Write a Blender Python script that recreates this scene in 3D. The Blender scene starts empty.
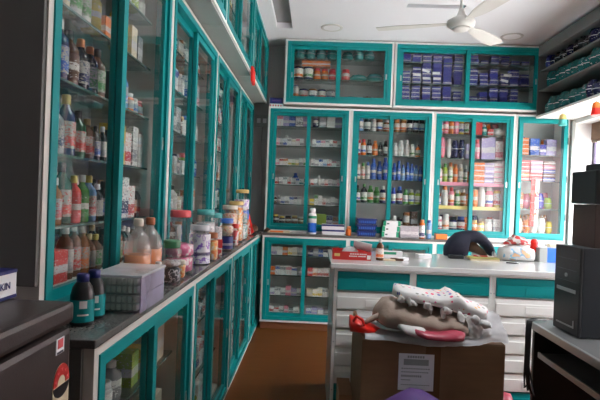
import bpy, bmesh, math, random
from mathutils import Vector, Matrix, noise
RND = random.Random(7)
PI = math.pi
sc = bpy.context.scene
COLL = sc.collection

# ------------------------------------------------------------------ materials
def new_mat(name):
    m = bpy.data.materials.new(name); m.use_nodes = True
    nt = m.node_tree; nt.nodes.clear()
    out = nt.nodes.new('ShaderNodeOutputMaterial')
    return m, nt, out

def N(nt, kind, **kw):
    n = nt.nodes.new(kind)
    for k, v in kw.items():
        if k in n.inputs: n.inputs[k].default_value = v
        else: setattr(n, k, v)
    return n

def c4(c): return (c[0], c[1], c[2], 1.0)

def M(name, col, rough=0.5, metal=0.0, spec=0.5, var=0.06, scale=9.0, bump=0.0, bscale=60.0, coat=0.0, stretch=None):
    """plain surface: base colour with a little procedural mottling"""
    m, nt, out = new_mat(name)
    p = N(nt, 'ShaderNodeBsdfPrincipled', Roughness=rough, Metallic=metal)
    p.inputs['Specular IOR Level'].default_value = spec
    p.inputs['Coat Weight'].default_value = coat
    tc = N(nt, 'ShaderNodeTexCoord')
    mp = N(nt, 'ShaderNodeMapping')
    if stretch: mp.inputs['Scale'].default_value = stretch
    nt.links.new(tc.outputs['Object'], mp.inputs['Vector'])
    nz = N(nt, 'ShaderNodeTexNoise', Scale=scale, Detail=4.0)
    nt.links.new(mp.outputs[0], nz.inputs['Vector'])
    mx = N(nt, 'ShaderNodeMix', data_type='RGBA')
    mx.inputs[6].default_value = c4([max(0, x * (1 - var)) for x in col])
    mx.inputs[7].default_value = c4([min(1, x * (1 + var)) for x in col])
    nt.links.new(nz.outputs['Fac'], mx.inputs[0])
    nt.links.new(mx.outputs[2], p.inputs['Base Color'])
    if bump:
        nb = N(nt, 'ShaderNodeTexNoise', Scale=bscale, Detail=3.0)
        nt.links.new(mp.outputs[0], nb.inputs['Vector'])
        b = N(nt, 'ShaderNodeBump', Strength=bump, Distance=0.01)
        nt.links.new(nb.outputs['Fac'], b.inputs['Height'])
        nt.links.new(b.outputs[0], p.inputs['Normal'])
    nt.links.new(p.outputs[0], out.inputs[0])
    return m

def M_obj(name, rough=0.4, spec=0.5, var=0.12, mul=1.0, coat=0.0):
    """takes the object's own colour, so that copies can share a mesh"""
    m, nt, out = new_mat(name)
    p = N(nt, 'ShaderNodeBsdfPrincipled', Roughness=rough)
    p.inputs['Specular IOR Level'].default_value = spec
    p.inputs['Coat Weight'].default_value = coat
    oi = N(nt, 'ShaderNodeObjectInfo')
    nz = N(nt, 'ShaderNodeTexNoise', Scale=30.0)
    tc = N(nt, 'ShaderNodeTexCoord'); nt.links.new(tc.outputs['Object'], nz.inputs['Vector'])
    mr = N(nt, 'ShaderNodeMapRange'); mr.inputs[3].default_value = mul * (1 - var); mr.inputs[4].default_value = mul * (1 + var)
    nt.links.new(nz.outputs['Fac'], mr.inputs[0])
    vm = N(nt, 'ShaderNodeVectorMath', operation='SCALE')
    nt.links.new(oi.outputs['Color'], vm.inputs[0]); nt.links.new(mr.outputs[0], vm.inputs['Scale'])
    nt.links.new(vm.outputs[0], p.inputs['Base Color'])
    nt.links.new(p.outputs[0], out.inputs[0])
    return m

def M_print(name, base, lo, hi, blotch=0.55, rough=0.35, invert=False, scale=7.0):
    """printed packaging: a band lo..hi of the object's colour on a base, with printed blotches"""
    m, nt, out = new_mat(name)
    p = N(nt, 'ShaderNodeBsdfPrincipled', Roughness=rough)
    oi = N(nt, 'ShaderNodeObjectInfo')
    tc = N(nt, 'ShaderNodeTexCoord')
    sx = N(nt, 'ShaderNodeSeparateXYZ'); nt.links.new(tc.outputs['Generated'], sx.inputs[0])
    a = N(nt, 'ShaderNodeMath', operation='GREATER_THAN'); a.inputs[1].default_value = lo
    b = N(nt, 'ShaderNodeMath', operation='LESS_THAN'); b.inputs[1].default_value = hi
    nt.links.new(sx.outputs[2], a.inputs[0]); nt.links.new(sx.outputs[2], b.inputs[0])
    ab = N(nt, 'ShaderNodeMath', operation='MULTIPLY'); nt.links.new(a.outputs[0], ab.inputs[0]); nt.links.new(b.outputs[0], ab.inputs[1])
    # blotches, different on every object
    ad = N(nt, 'ShaderNodeVectorMath', operation='ADD')
    rm = N(nt, 'ShaderNodeMath', operation='MULTIPLY'); rm.inputs[1].default_value = 37.0
    nt.links.new(oi.outputs['Random'], rm.inputs[0])
    nt.links.new(tc.outputs['Generated'], ad.inputs[0]); nt.links.new(rm.outputs[0], ad.inputs[1])
    st = N(nt, 'ShaderNodeVectorMath', operation='MULTIPLY'); st.inputs[1].default_value = (1.0, 1.0, 3.2); nt.links.new(ad.outputs[0], st.inputs[0])
    nz = N(nt, 'ShaderNodeTexNoise', Scale=scale, Detail=1.0); nt.links.new(st.outputs[0], nz.inputs['Vector'])
    g = N(nt, 'ShaderNodeMath', operation='GREATER_THAN'); g.inputs[1].default_value = blotch
    nt.links.new(nz.outputs['Fac'], g.inputs[0])
    sub = N(nt, 'ShaderNodeMath', operation='SUBTRACT'); nt.links.new(ab.outputs[0], sub.inputs[0]); nt.links.new(g.outputs[0], sub.inputs[1])
    ab2 = N(nt, 'ShaderNodeMath', operation='ABSOLUTE'); nt.links.new(sub.outputs[0], ab2.inputs[0])
    mx = N(nt, 'ShaderNodeMix', data_type='RGBA')
    nt.links.new(ab2.outputs[0], mx.inputs[0])
    if invert:
        nt.links.new(oi.outputs['Color'], mx.inputs[6]); mx.inputs[7].default_value = c4(base)
    else:
        mx.inputs[6].default_value = c4(base); nt.links.new(oi.outputs['Color'], mx.inputs[7])
    nt.links.new(mx.outputs[2], p.inputs['Base Color'])
    nt.links.new(p.outputs[0], out.inputs[0])
    return m

def M_clear(name, tint=(1, 1, 1), ior=1.45, haze=0.03, hazecol=(0.8, 0.8, 0.8), rough=0.03, gloss=1.0):
    """a see-through pane or jar wall: tinted transparency, mirror reflection by Fresnel, a little dust"""
    m, nt, out = new_mat(name)
    tr = N(nt, 'ShaderNodeBsdfTransparent', Color=c4(tint))
    gl = N(nt, 'ShaderNodeBsdfGlossy', Roughness=rough)
    gl.inputs['Color'].default_value = (gloss, gloss, gloss, 1)
    df = N(nt, 'ShaderNodeBsdfDiffuse', Color=c4(hazecol))
    fr = N(nt, 'ShaderNodeFresnel', IOR=ior)
    nz = N(nt, 'ShaderNodeTexNoise', Scale=4.0, Detail=5.0)
    tc = N(nt, 'ShaderNodeTexCoord'); nt.links.new(tc.outputs['Object'], nz.inputs['Vector'])
    hz = N(nt, 'ShaderNodeMath', operation='MULTIPLY'); hz.inputs[1].default_value = haze * 2
    nt.links.new(nz.outputs['Fac'], hz.inputs[0])
    m1 = N(nt, 'ShaderNodeMixShader'); nt.links.new(hz.outputs[0], m1.inputs[0])
    nt.links.new(tr.outputs[0], m1.inputs[1]); nt.links.new(df.outputs[0], m1.inputs[2])
    ge = N(nt, 'ShaderNodeNewGeometry')
    inv = N(nt, 'ShaderNodeMath', operation='SUBTRACT'); inv.inputs[0].default_value = 1.0
    nt.links.new(ge.outputs['Backfacing'], inv.inputs[1])
    ff = N(nt, 'ShaderNodeMath', operation='MULTIPLY'); nt.links.new(inv.outputs[0], ff.inputs[0]); nt.links.new(fr.outputs[0], ff.inputs[1])
    m2 = N(nt, 'ShaderNodeMixShader'); nt.links.new(ff.outputs[0], m2.inputs[0])
    nt.links.new(m1.outputs[0], m2.inputs[1]); nt.links.new(gl.outputs[0], m2.inputs[2])
    nt.links.new(m2.outputs[0], out.inputs[0])
    return m

def M_polka(name, ground):
    m, nt, out = new_mat(name)
    p = N(nt, 'ShaderNodeBsdfPrincipled', Roughness=0.8)
    tc = N(nt, 'ShaderNodeTexCoord')
    vo = N(nt, 'ShaderNodeTexVoronoi', Scale=42.0, Randomness=0.3)
    nt.links.new(tc.outputs['Object'], vo.inputs['Vector'])
    lt = N(nt, 'ShaderNodeMath', operation='LESS_THAN'); lt.inputs[1].default_value = 0.30
    nt.links.new(vo.outputs['Distance'], lt.inputs[0])
    sp = N(nt, 'ShaderNodeSeparateColor'); nt.links.new(vo.outputs['Color'], sp.inputs[0])
    cr = N(nt, 'ShaderNodeValToRGB'); cr.color_ramp.interpolation = 'CONSTANT'
    cols = [(0.75, 0.08, 0.16), (0.85, 0.35, 0.04), (0.10, 0.12, 0.45), (0.25, 0.25, 0.22), (0.7, 0.12, 0.3), (0.85, 0.45, 0.1)]
    e = cr.color_ramp.elements
    e[0].color = c4(cols[0]); e[1].position = 0.17; e[1].color = c4(cols[1])
    for k in range(2, 6):
        x = e.new(k / 6.0); x.color = c4(cols[k])
    nt.links.new(sp.outputs[0], cr.inputs[0])
    mx = N(nt, 'ShaderNodeMix', data_type='RGBA'); mx.inputs[6].default_value = c4(ground)
    nt.links.new(lt.outputs[0], mx.inputs[0]); nt.links.new(cr.outputs[0], mx.inputs[7])
    nt.links.new(mx.outputs[2], p.inputs['Base Color'])
    nt.links.new(p.outputs[0], out.inputs[0])
    return m

def M_patches(name, cols, scale=14.0, rough=0.3):
    """foil or film printed in several colours"""
    m, nt, out = new_mat(name)
    p = N(nt, 'ShaderNodeBsdfPrincipled', Roughness=rough)
    tc = N(nt, 'ShaderNodeTexCoord')
    oi = N(nt, 'ShaderNodeObjectInfo')
    ad = N(nt, 'ShaderNodeVectorMath', operation='ADD')
    nt.links.new(tc.outputs['Object'], ad.inputs[0]); nt.links.new(oi.outputs['Random'], ad.inputs[1])
    nz = N(nt, 'ShaderNodeTexNoise', Scale=scale, Detail=1.5); nt.links.new(ad.outputs[0], nz.inputs['Vector'])
    cr = N(nt, 'ShaderNodeValToRGB'); cr.color_ramp.interpolation = 'CONSTANT'
    e = cr.color_ramp.elements
    n = len(cols)
    e[0].position = 0; e[0].color = c4(cols[0])
    e[1].position = 0.46; e[1].color = c4(cols[1])
    for k in range(2, n):
        x = e.new(0.46 + 0.22 * (k - 1) / (n - 1)); x.color = c4(cols[k])
    nt.links.new(nz.outputs['Fac'], cr.inputs[0])
    nt.links.new(cr.outputs[0], p.inputs['Base Color'])
    nt.links.new(p.outputs[0], out.inputs[0])
    return m

TEAL = (0.001, 0.245, 0.250)
mt = {}
mt['teal'] = M('teal_paint', TEAL, 0.4, var=0.05, spec=0.3)
mt['white'] = M('white_laminate', (0.84, 0.83, 0.80), 0.4, var=0.03)
mt['cream_edge'] = M('cream_edge', (0.66, 0.63, 0.58), 0.45, var=0.05)
mt['inside'] = M('inside_laminate', (0.44, 0.44, 0.43), 0.45, var=0.04)
mt['under'] = M('grey_laminate', (0.36, 0.38, 0.36), 0.25, var=0.12, scale=5)
mt['fascia'] = M('grey_fascia', (0.22, 0.22, 0.215), 0.6, var=0.08, scale=4)
mt['grey_panel'] = M('dark_grey_panel', (0.115, 0.113, 0.105), 0.45, var=0.1, scale=3)
mt['stone'] = M('dark_stone', (0.13, 0.125, 0.12), 0.12, var=0.35, scale=160)
mt['marble'] = M('white_marble', (0.72, 0.71, 0.70), 0.08, var=0.05, scale=6, coat=0.3)
mt['ceiling'] = M('ceiling_paint', (0.735, 0.73, 0.76), 0.9, var=0.015, scale=2)
mt['wall'] = M('wall_paint', (0.74, 0.73, 0.72), 0.9, var=0.03, scale=3)
mt['greywall'] = M('grey_wall_paint', (0.42, 0.41, 0.41), 0.9, var=0.05, scale=3)
mt['slot'] = M('slot_paint', (0.30, 0.30, 0.30), 0.9)
mt['floor'] = M('floor_tile', (0.125, 0.040, 0.008), 0.5, spec=0.12, var=0.22, scale=7, stretch=(0.6, 5, 1))
mt['skirt'] = M('skirting_wood', (0.20, 0.075, 0.03), 0.5, var=0.3, scale=8, stretch=(1, 6, 6))
mt['plaster'] = M('street_plaster', (0.58, 0.58, 0.58), 0.9, var=0.1, scale=2)
mt['shutter'] = M('shutter_slats', (0.40, 0.24, 0.23), 0.5, var=0.1)
mt['pave'] = M('pavement', (0.55, 0.53, 0.50), 0.9, var=0.15, scale=3)
mt['metal'] = M('brushed_metal', (0.55, 0.55, 0.55), 0.3, metal=1.0)
mt['silver'] = M('silver_plastic', (0.35, 0.36, 0.37), 0.35, metal=0.3)
mt['black'] = M('black_plastic', (0.012, 0.012, 0.014), 0.35)
mt['slate'] = M('slate_steel', (0.030, 0.034, 0.042), 0.4, var=0.1)
mt['darkbox'] = M('dark_brown_card', (0.055, 0.028, 0.022), 0.5, var=0.3, scale=14)
mt['fridge'] = M('fridge_grey', (0.045, 0.034, 0.032), 0.4, var=0.06, scale=60, bump=0.05, bscale=300)
mt['card'] = M('corrugated_card', (0.22, 0.115, 0.055), 0.8, var=0.18, scale=8, stretch=(1, 1, 6))
mt['tape'] = M('brown_tape', (0.16, 0.08, 0.035), 0.25)
mt['paper'] = M('white_paper', (0.82, 0.82, 0.84), 0.7, var=0.03)
mt['ink'] = M('grey_ink', (0.10, 0.10, 0.12), 0.7)
mt['inkwhite'] = M('white_ink', (0.75, 0.72, 0.70), 0.6)
mt['red'] = M('red_card', (0.52, 0.03, 0.025), 0.35, var=0.1)
mt['redplastic'] = M('red_film', (0.80, 0.02, 0.012), 0.3, var=0.2, scale=18)
mt['taupe'] = M('taupe_cloth', (0.36, 0.27, 0.22), 0.75, var=0.22, scale=10, bump=0.8, bscale=16)
mt['polka'] = M_polka('polka_dot_cloth', (0.72, 0.69, 0.68))
mt['fringe'] = M('white_fringe', (0.66, 0.64, 0.63), 0.9, var=0.2, scale=40)
mt['pink'] = M_patches('pink_white_print', [(0.42, 0.055, 0.09), (0.48, 0.07, 0.11), (0.40, 0.05, 0.085)], 12.0)
mt['purple'] = M('purple_cloth', (0.10, 0.045, 0.19), 0.7, var=0.2, scale=10)
mt['pinkstrip'] = M('pink_shelf_strip', (0.72, 0.26, 0.36), 0.5)
mt['yellowstrip'] = M('yellow_shelf_strip', (0.66, 0.52, 0.16), 0.5)
mt['navy'] = M('navy_fabric', (0.010, 0.012, 0.030), 0.75, var=0.3, scale=30, bump=0.3, bscale=40)
mt['brownleather'] = M('brown_lining', (0.10, 0.045, 0.022), 0.5, var=0.3)
mt['olive'] = M('olive_cover', (0.38, 0.36, 0.10), 0.5)
mt['cream'] = M('cream_paper', (0.65, 0.55, 0.38), 0.7)
mt['blue'] = M('bright_blue', (0.02, 0.16, 0.70), 0.35)
mt['bluep'] = M('deep_blue_plastic', (0.012, 0.025, 0.17), 0.3)
mt['navyb'] = M('navy_print', (0.015, 0.02, 0.14), 0.4)
mt['green'] = M('green_print', (0.02, 0.30, 0.16), 0.4)
mt['orange'] = M('orange_plastic', (0.80, 0.18, 0.02), 0.35)
mt['yellow'] = M('yellow_plastic', (0.72, 0.48, 0.10), 0.35)
mt['gold'] = M('dull_yellow_lid', (0.62, 0.46, 0.16), 0.4)
mt['coral'] = M('coral_lid', (0.72, 0.10, 0.11), 0.35)
mt['aqualid'] = M('aqua_lid', (0.08, 0.42, 0.40), 0.35)
mt['greenlid'] = M('green_lid', (0.06, 0.22, 0.10), 0.35)
mt['bluelid'] = M('blue_lid', (0.05, 0.16, 0.55), 0.35)
mt['creamlid'] = M('cream_lid', (0.62, 0.56, 0.46), 0.4)
mt['brownlid'] = M('rust_cap', (0.38, 0.13, 0.05), 0.4)
mt['fanwhite'] = M('fan_enamel', (0.56, 0.54, 0.51), 0.45, var=0.04, spec=0.3)
mt['lamp'] = M('lamp_diffuser', (0.80, 0.79, 0.80), 0.5, var=0.02)
mt['wood'] = M('dark_lintel_wood', (0.16, 0.085, 0.045), 0.5, var=0.3, scale=10, stretch=(5, 1, 5))
mt['doorframe'] = M('dark_violet_frame', (0.035, 0.02, 0.06), 0.4)
mt['desk'] = M('desk_laminate', (0.15, 0.15, 0.15), 0.3, var=0.1)
mt['deskedge'] = M('desk_edge_metal', (0.42, 0.42, 0.42), 0.3, metal=0.6)
mt['deskdark'] = M('desk_dark_steel', (0.035, 0.033, 0.032), 0.5)
mt['shelfedge'] = M('green_glass_edge', (0.10, 0.16, 0.14), 0.2)
mt['liquid'] = M('orange_liquid', (0.85, 0.24, 0.01), 0.1, var=0.1)
mt['liquidlow'] = M('amber_liquid', (0.60, 0.30, 0.04), 0.1, var=0.1)
mt['rolls'] = M('grey_green_roll', (0.66, 0.67, 0.60), 0.5, var=0.2, scale=30)
mt['trayfill'] = M('tray_fill', (0.30, 0.30, 0.26), 0.5, var=0.4, scale=70)
mt['glass'] = M_clear('pane_glass', (0.94, 0.96, 0.955), 1.4, 0.006)
mt['shelfglass'] = M_clear('shelf_glass', (0.80, 0.86, 0.83), 1.4, 0.08, (0.5, 0.56, 0.53))
mt['jar'] = M_clear('clear_jar_plastic', (0.95, 0.95, 0.95), 1.35, 0.06, (0.75, 0.74, 0.74), 0.08)
mt['cloudy'] = M_clear('cloudy_bottle_plastic', (0.92, 0.92, 0.92), 1.35, 0.26, (0.78, 0.77, 0.75), 0.1)
mt['frosted'] = M_clear('frosted_plastic', (0.85, 0.85, 0.87), 1.35, 0.55, (0.80, 0.79, 0.82), 0.2)
mt['lilac'] = M_clear('lilac_plastic', (0.72, 0.68, 0.80), 1.35, 0.5, (0.52, 0.48, 0.62), 0.25)
mt['film'] = M_clear('white_film', (0.85, 0.85, 0.87), 1.35, 0.88, (0.82, 0.81, 0.83), 0.15)
mt['bagprint'] = M_patches('multi_print_film', [(0.60, 0.58, 0.57), (0.62, 0.61, 0.60), (0.64, 0.63, 0.62), (0.20, 0.42, 0.60), (0.66, 0.40, 0.22)], 20.0)
mt['redprint'] = M_patches('red_white_print', [(0.55, 0.05, 0.05), (0.62, 0.58, 0.55), (0.5, 0.06, 0.05)], 22.0)
# things whose own colour varies copy by copy
mt['o_body'] = M_obj('packaging_gloss', 0.22, var=0.1)
mt['o_matte'] = M_obj('packaging_matte', 0.5, var=0.12)
mt['o_band'] = M_print('carton_white_band', (0.80, 0.79, 0.77), 0.12, 0.42, 0.60)
mt['o_top'] = M_print('carton_white_top', (0.80, 0.79, 0.77), 0.62, 0.92, 0.62)
mt['o_full'] = M_print('carton_colour_panel', (0.58, 0.55, 0.56), 0.30, 0.55, 0.64, invert=True)
mt['o_label'] = M_print('bottle_label', (0.74, 0.72, 0.68), 0.10, 0.38, 0.62)
mt['o_labeldim'] = M_print('bottle_label_dull', (0.42, 0.39, 0.35), 0.10, 0.45, 0.58)
mt['o_label2'] = M_print('bottle_label_colour', (0.60, 0.56, 0.52), 0.35, 0.65, 0.66, invert=True)
mt['o_foil'] = M_print('foil_pouch', (0.50, 0.52, 0.55), 0.49, 0.53, 0.70, rough=0.22, invert=True, scale=5)
for nm, c in {'cap_white': (0.66, 0.65, 0.63), 'cap_black': (0.02, 0.02, 0.022), 'cap_blue': (0.03, 0.09, 0.38), 'cap_orange': (0.62, 0.20, 0.06),
              'cap_red': (0.55, 0.04, 0.05), 'cap_green': (0.10, 0.30, 0.08), 'cap_yellow': (0.66, 0.50, 0.10), 'cap_purple': (0.12, 0.05, 0.20), 'cap_gold': (0.50, 0.36, 0.14)}.items():
    mt[nm] = M(nm, c, 0.35)

# ------------------------------------------------------------------ mesh helper
class MB:
    def __init__(s): s.bm = bmesh.new(); s.mi = 0
    def mat(s, i): s.mi = i; return s
    def _tag(s, faces):
        for f in faces: f.material_index = s.mi
    def box(s, x0, x1, y0, y1, z0, z1, bev=0.0, rot=None, mi=None):
        r = bmesh.ops.create_cube(s.bm, size=1.0)
        vs = r['verts']
        mtx = Matrix.Translation(((x0 + x1) / 2, (y0 + y1) / 2, (z0 + z1) / 2)) @ Matrix.Diagonal((abs(x1 - x0), abs(y1 - y0), abs(z1 - z0), 1))
        if rot is not None: mtx = rot @ mtx
        bmesh.ops.transform(s.bm, matrix=mtx, verts=vs)
        fs = {f for v in vs for f in v.link_faces}
        k = s.mi if mi is None else mi
        for f in fs: f.material_index = k
        if bev:
            es = list({e for v in vs for e in v.link_edges})
            r2 = bmesh.ops.bevel(s.bm, geom=es, offset=bev, segments=2, affect='EDGES', profile=0.6)
            for f in r2['faces']: f.material_index = k
        return s
    def ring(s, x0, x1, z0, z1, wx, wzt, wzb, y0, y1):
        s.box(x0, x0 + wx, y0, y1, z0, z1); s.box(x1 - wx, x1, y0, y1, z0, z1)
        s.box(x0 + wx, x1 - wx, y0, y1, z1 - wzt, z1); s.box(x0 + wx, x1 - wx, y0, y1, z0, z0 + wzb)
        return s
    def lathe(s, prof, seg=20, c=(0, 0, 0), sx=1, sy=1, cap=True):
        rings = []
        for r, z in prof:
            rings.append([s.bm.verts.new((c[0] + r * sx * math.cos(2 * PI * k / seg), c[1] + r * sy * math.sin(2 * PI * k / seg), c[2] + z)) for k in range(seg)])
        for a, b in zip(rings, rings[1:]):
            for k in range(seg):
                f = s.bm.faces.new((a[k], a[(k + 1) % seg], b[(k + 1) % seg], b[k])); f.material_index = s.mi; f.smooth = True
        if cap:
            f = s.bm.faces.new(rings[0][::-1]); f.material_index = s.mi
            f = s.bm.faces.new(rings[-1]); f.material_index = s.mi
        return s
    def tube(s, pts, r, seg=8):
        pts = [Vector(p) for p in pts]; rings = []
        for i, p in enumerate(pts):
            d = (pts[min(i + 1, len(pts) - 1)] - pts[max(i - 1, 0)]).normalized()
            u = d.orthogonal().normalized() if i == 0 else (u - d * u.dot(d)).normalized()
            v = d.cross(u)
            rr = r[i] if isinstance(r, (list, tuple)) else r
            rings.append([s.bm.verts.new(p + (u * math.cos(2 * PI * k / seg) + v * math.sin(2 * PI * k / seg)) * rr) for k in range(seg)])
        for a, b in zip(rings, rings[1:]):
            for k in range(seg):
                f = s.bm.faces.new((a[k], a[(k + 1) % seg], b[(k + 1) % seg], b[k])); f.material_index = s.mi; f.smooth = True
        f = s.bm.faces.new(rings[0][::-1]); f.material_index = s.mi
        f = s.bm.faces.new(rings[-1]); f.material_index = s.mi
        return s
    def loft(s, st, n=18, e=2.6, nz=0.0, nf=8.0, seed=0.0):
        """soft body along x: stations (x, y_mid, half_y, z_low, z_high)"""
        rings = []
        for x, ym, hy, z0, z1 in st:
            zc, hz = (z0 + z1) / 2, (z1 - z0) / 2; ring = []
            for k in range(n):
                a = 2 * PI * k / n; ca, sa = math.cos(a), math.sin(a)
                y = ym + hy * math.copysign(abs(ca) ** (2 / e), ca); z = zc + hz * math.copysign(abs(sa) ** (2 / e), sa)
                p = Vector((x, y, z))
                if nz:
                    d = noise.noise_vector(p * nf + Vector((seed, 0, seed))) * nz
                    if z <= z0 + 0.25 * (z1 - z0): d.z = max(d.z * 0.2, 0)
                    p = p + d
                ring.append(s.bm.verts.new(p))
            rings.append(ring)
        for a, b in zip(rings, rings[1:]):
            for k in range(n):
                f = s.bm.faces.new((a[k], b[k], b[(k + 1) % n], a[(k + 1) % n])); f.material_index = s.mi; f.smooth = True
        f = s.bm.faces.new(rings[0]); f.material_index = s.mi; f.smooth = True
        f = s.bm.faces.new(rings[-1][::-1]); f.material_index = s.mi; f.smooth = True
        return s
    def mesh(s, name, mats):
        bmesh.ops.recalc_face_normals(s.bm, faces=s.bm.faces[:])
        me = bpy.data.meshes.new(name); s.bm.to_mesh(me); s.bm.free()
        for m in (mats if isinstance(mats, (list, tuple)) else [mats]): me.materials.append(mt[m])
        return me
    def build(s, name, mats, parent=None, loc=None, rz=0.0):
        return put(name, s.mesh(name, mats), parent, loc, rz)

def put(name, me, parent=None, loc=None, rz=0.0):
    o = bpy.data.objects.new(name, me); COLL.objects.link(o)
    if parent is not None: o.parent = parent
    if loc is not None: o.location = loc
    if rz: o.rotation_euler = (0, 0, rz)
    return o

def empty(name, loc=(0, 0, 0), rz=0.0):
    o = bpy.data.objects.new(name, None); COLL.objects.link(o)
    o.location = loc; o.rotation_euler = (0, 0, rz); o.empty_display_size = 0.05
    return o

def tag(o, label, cat, group=None):
    o['label'] = label; o['category'] = cat
    if group: o['group'] = group
    return o

def struct(name, mb, mats):
    o = mb.build(name, mats); o['kind'] = 'structure'; return o

def jcol(c, j=0.12):
    k = 1 + RND.uniform(-j, j)
    return (min(1, c[0] * k), min(1, c[1] * k), min(1, c[2] * k), 1.0)

# ------------------------------------------------------------------ the room
CEIL = 2.655
FILL_LAMP = 22.0
OY0, OY1, OZ = 1.6, 4.66, 1.95
XL, XR, YB, YF = -0.95, 2.33, 4.96, -1.6
XO = XR + .19
struct('floor', MB().box(XL - .1, XO, YF - .1, YB + .1, -0.08, 0), 'floor')
struct('wall_left', MB().box(XL - .1, XL, YF, YB, 0, 2.80), 'greywall')
struct('wall_back', MB().box(XL - .1, XO, YB, YB + .1, 0, 2.80), 'greywall')
struct('wall_front', MB().box(XL - .1, XO, YF - .1, YF, 0, 2.80), 'greywall')
w = MB(); w.box(XR, XO, OY1, YB, 0, 2.8); w.box(XR, XO, YF, OY0, 0, 2.8); w.box(XR, XO, OY0, OY1, OZ, 2.8)
struct('wall_right', w, 'wall')
# ceiling: dropped board with two grooves cut into it, closed above
c = MB(); Z0, Z1 = CEIL, CEIL + 0.05
GX0, GX1, GY = -0.386, -0.247, 4.42
c.box(XL, GX0, YF, YB, Z0, Z1); c.box(GX0, GX1, GY, YB, Z0, Z1)
HX0, HX1, HY0, HY1 = 0.64, 1.07, 3.79, 3.86
c.box(GX1, HX0, YF, YB, Z0, Z1); c.box(HX0, HX1, YF, HY0, Z0, Z1); c.box(HX0, HX1, HY1, YB, Z0, Z1); c.box(HX1, XR, YF, YB, Z0, Z1)
struct('ceiling', c, 'ceiling')
c = MB(); c.box(XL - .1, XO, YF - .1, YB + .1, Z1, Z1 + .08)
struct('ceiling_slab', c, 'slot')
struct('baseboard_back', MB().box(-0.445, 2.30, 4.53, 4.55, 0, 0.066), 'skirt')
struct('trim_1', MB().box(XO - .022, XO, OY1 - 0.035, OY1 - .001, 0, OZ - .001), 'doorframe')
t = MB(); t.box(XO - .06, XO - .025, OY0 + .001, OY1 - .036, 1.80, OZ - .001, 0.006); t.tube([(XO - .04, OY0 + .01, 1.79), (XO - .04, OY1 - .04, 1.79)], 0.016)
struct('trim_2', t, 'wood')
struct('trim_3', MB().box(2.304, 2.328, 4.64, 4.672, 0.0, 1.975), 'under')
f = MB(); f.mat(0).box(7.2, 7.4, -14, 14, -.02, 4.2)
f.mi = 1
for k in range(15): f.box(7.15, 7.2, -13, 13, .15 + k * .19, .15 + k * .19 + .10)
struct('wall_street', f, ['plaster', 'shutter'])
struct('pavement', MB().box(XO + .001, 14, -10, 16, -0.12, -0.02), 'pave')

# ------------------------------------------------------------------ cabinets
def box_shelf(x0, x1, y0, y1, z, th=0.007):
    b = MB(); b.mat(0).box(x0, x1, y0 + .004, y1, z - th, z); b.mat(1).box(x0, x1, y0, y0 + .004, z - th, z)
    return b

def cabinet(name, label, cat, origin, rz, w, h, d, shelves, group=None, single=False, tk=0.018, fw=0.032, st=0.034, carc='white', under=None):
    r = tag(empty(name, origin, rz), label, cat, group)
    b = MB(); b.box(0, tk, 0, d, 0, h); b.box(w - tk, w, 0, d, 0, h); b.box(tk, w - tk, 0, d, 0, tk); b.box(tk, w - tk, 0, d, h - tk, h); b.box(tk, w - tk, .052, d, tk, .068)
    b.build('carcass', carc, r)
    MB().box(tk, w - tk, d - .008, d, tk, h - tk).build('back_panel', 'inside', r)
    if under: MB().box(0.004, w - .004, 0.012, d - .004, -0.004, 0).build('underside_panel', under, r)
    b = MB().ring(tk, w - tk, tk, h - tk, fw, fw, fw, -0.004, 0.05); b.build('frame', 'teal', r)
    x0, x1, z0, z1 = tk + fw, w - tk - fw, tk + fw, h - tk - fw
    xm = (x0 + x1) / 2
    if single: doors = [(x0 - .026, x1 + .026, -0.022, True)]
    else: doors = [(x0 - .006, xm + .012, 0.029, False), (xm - .022, x1 + .006, 0.006, True)]
    for a, b_, y, front in doors:
        q = MB().ring(a, b_, z0 - .006, z1 + .006, st, st, st, y, y + .018)
        dr = q.build('sliding_door' if not single else 'hinged_door', 'teal', r)
        MB().box(a + st - .004, b_ - st + .004, y + .007, y + .011, z0 + st - .01, z1 - st + .01).build('pane', 'glass', dr)
        hx = (b_ - st * .5) if (front and not single) else (a + st * .5)
        q = MB().box(hx - .006, hx + .006, y - .004, y, h * .42, h * .42 + .05, 0.002)
        q.box(hx - .003, hx + .003, y - .006, y - .003, h * .42 + .015, h * .42 + .035)
        q.build('finger_pull' if not single else 'knob', 'metal', dr)
        if single:
            for zz in (h * .2, h * .5, h * .8):
                MB().tube([(b_ + .002, y + .004, zz - .03), (b_ + .002, y + .004, zz + .03)], 0.006).build('hinge', 'black', dr)
    for z in shelves:
        box_shelf(tk + .001, w - tk - .001, 0.075, d - .01, z - origin[2]).build('shelf', ['shelfglass', 'shelfedge'], r)
    return r

BT = 4.68                                     # front of the tall back cabinets
BX = [-0.457, 0.309, 1.07, 1.812, 2.30]
SH1 = [1.116, 1.300, 1.482, 1.666, 1.850]
SH2 = [1.160, 1.380, 1.605, 1.830]
lab = ['tall teal glass cabinet in the back left corner, small medicine boxes inside',
       'tall teal glass cabinet above the blue baskets, rows of blue bottles inside',
       'tall teal glass cabinet behind the dark bag, pink bottles and packets inside',
       'narrow tall teal cabinet with one hinged glass door beside the right wall']
back_tall = []
for k in range(4):
    back_tall.append(cabinet('glass_cabinet', lab[k], 'cabinet', (BX[k] + .002, BT, 0.862), 0, BX[k + 1] - BX[k] - .004, 2.018 - 0.862, 0.272,
                             (SH1, SH2, SH2, [1.16, 1.42, 1.66])[k], 'tall back wall cabinets', single=(k == 3)))
UZ0, UZ1 = 2.045, 2.645
U1 = cabinet('wall_cabinet', 'upper teal sliding-glass cabinet of tins and packets, left one at the ceiling', 'cabinet', (-0.318, BT, UZ0), 0, 0.998, UZ1 - UZ0, 0.272, [2.30, 2.492], 'upper back wall cabinets', st=0.036, fw=0.034)
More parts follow.
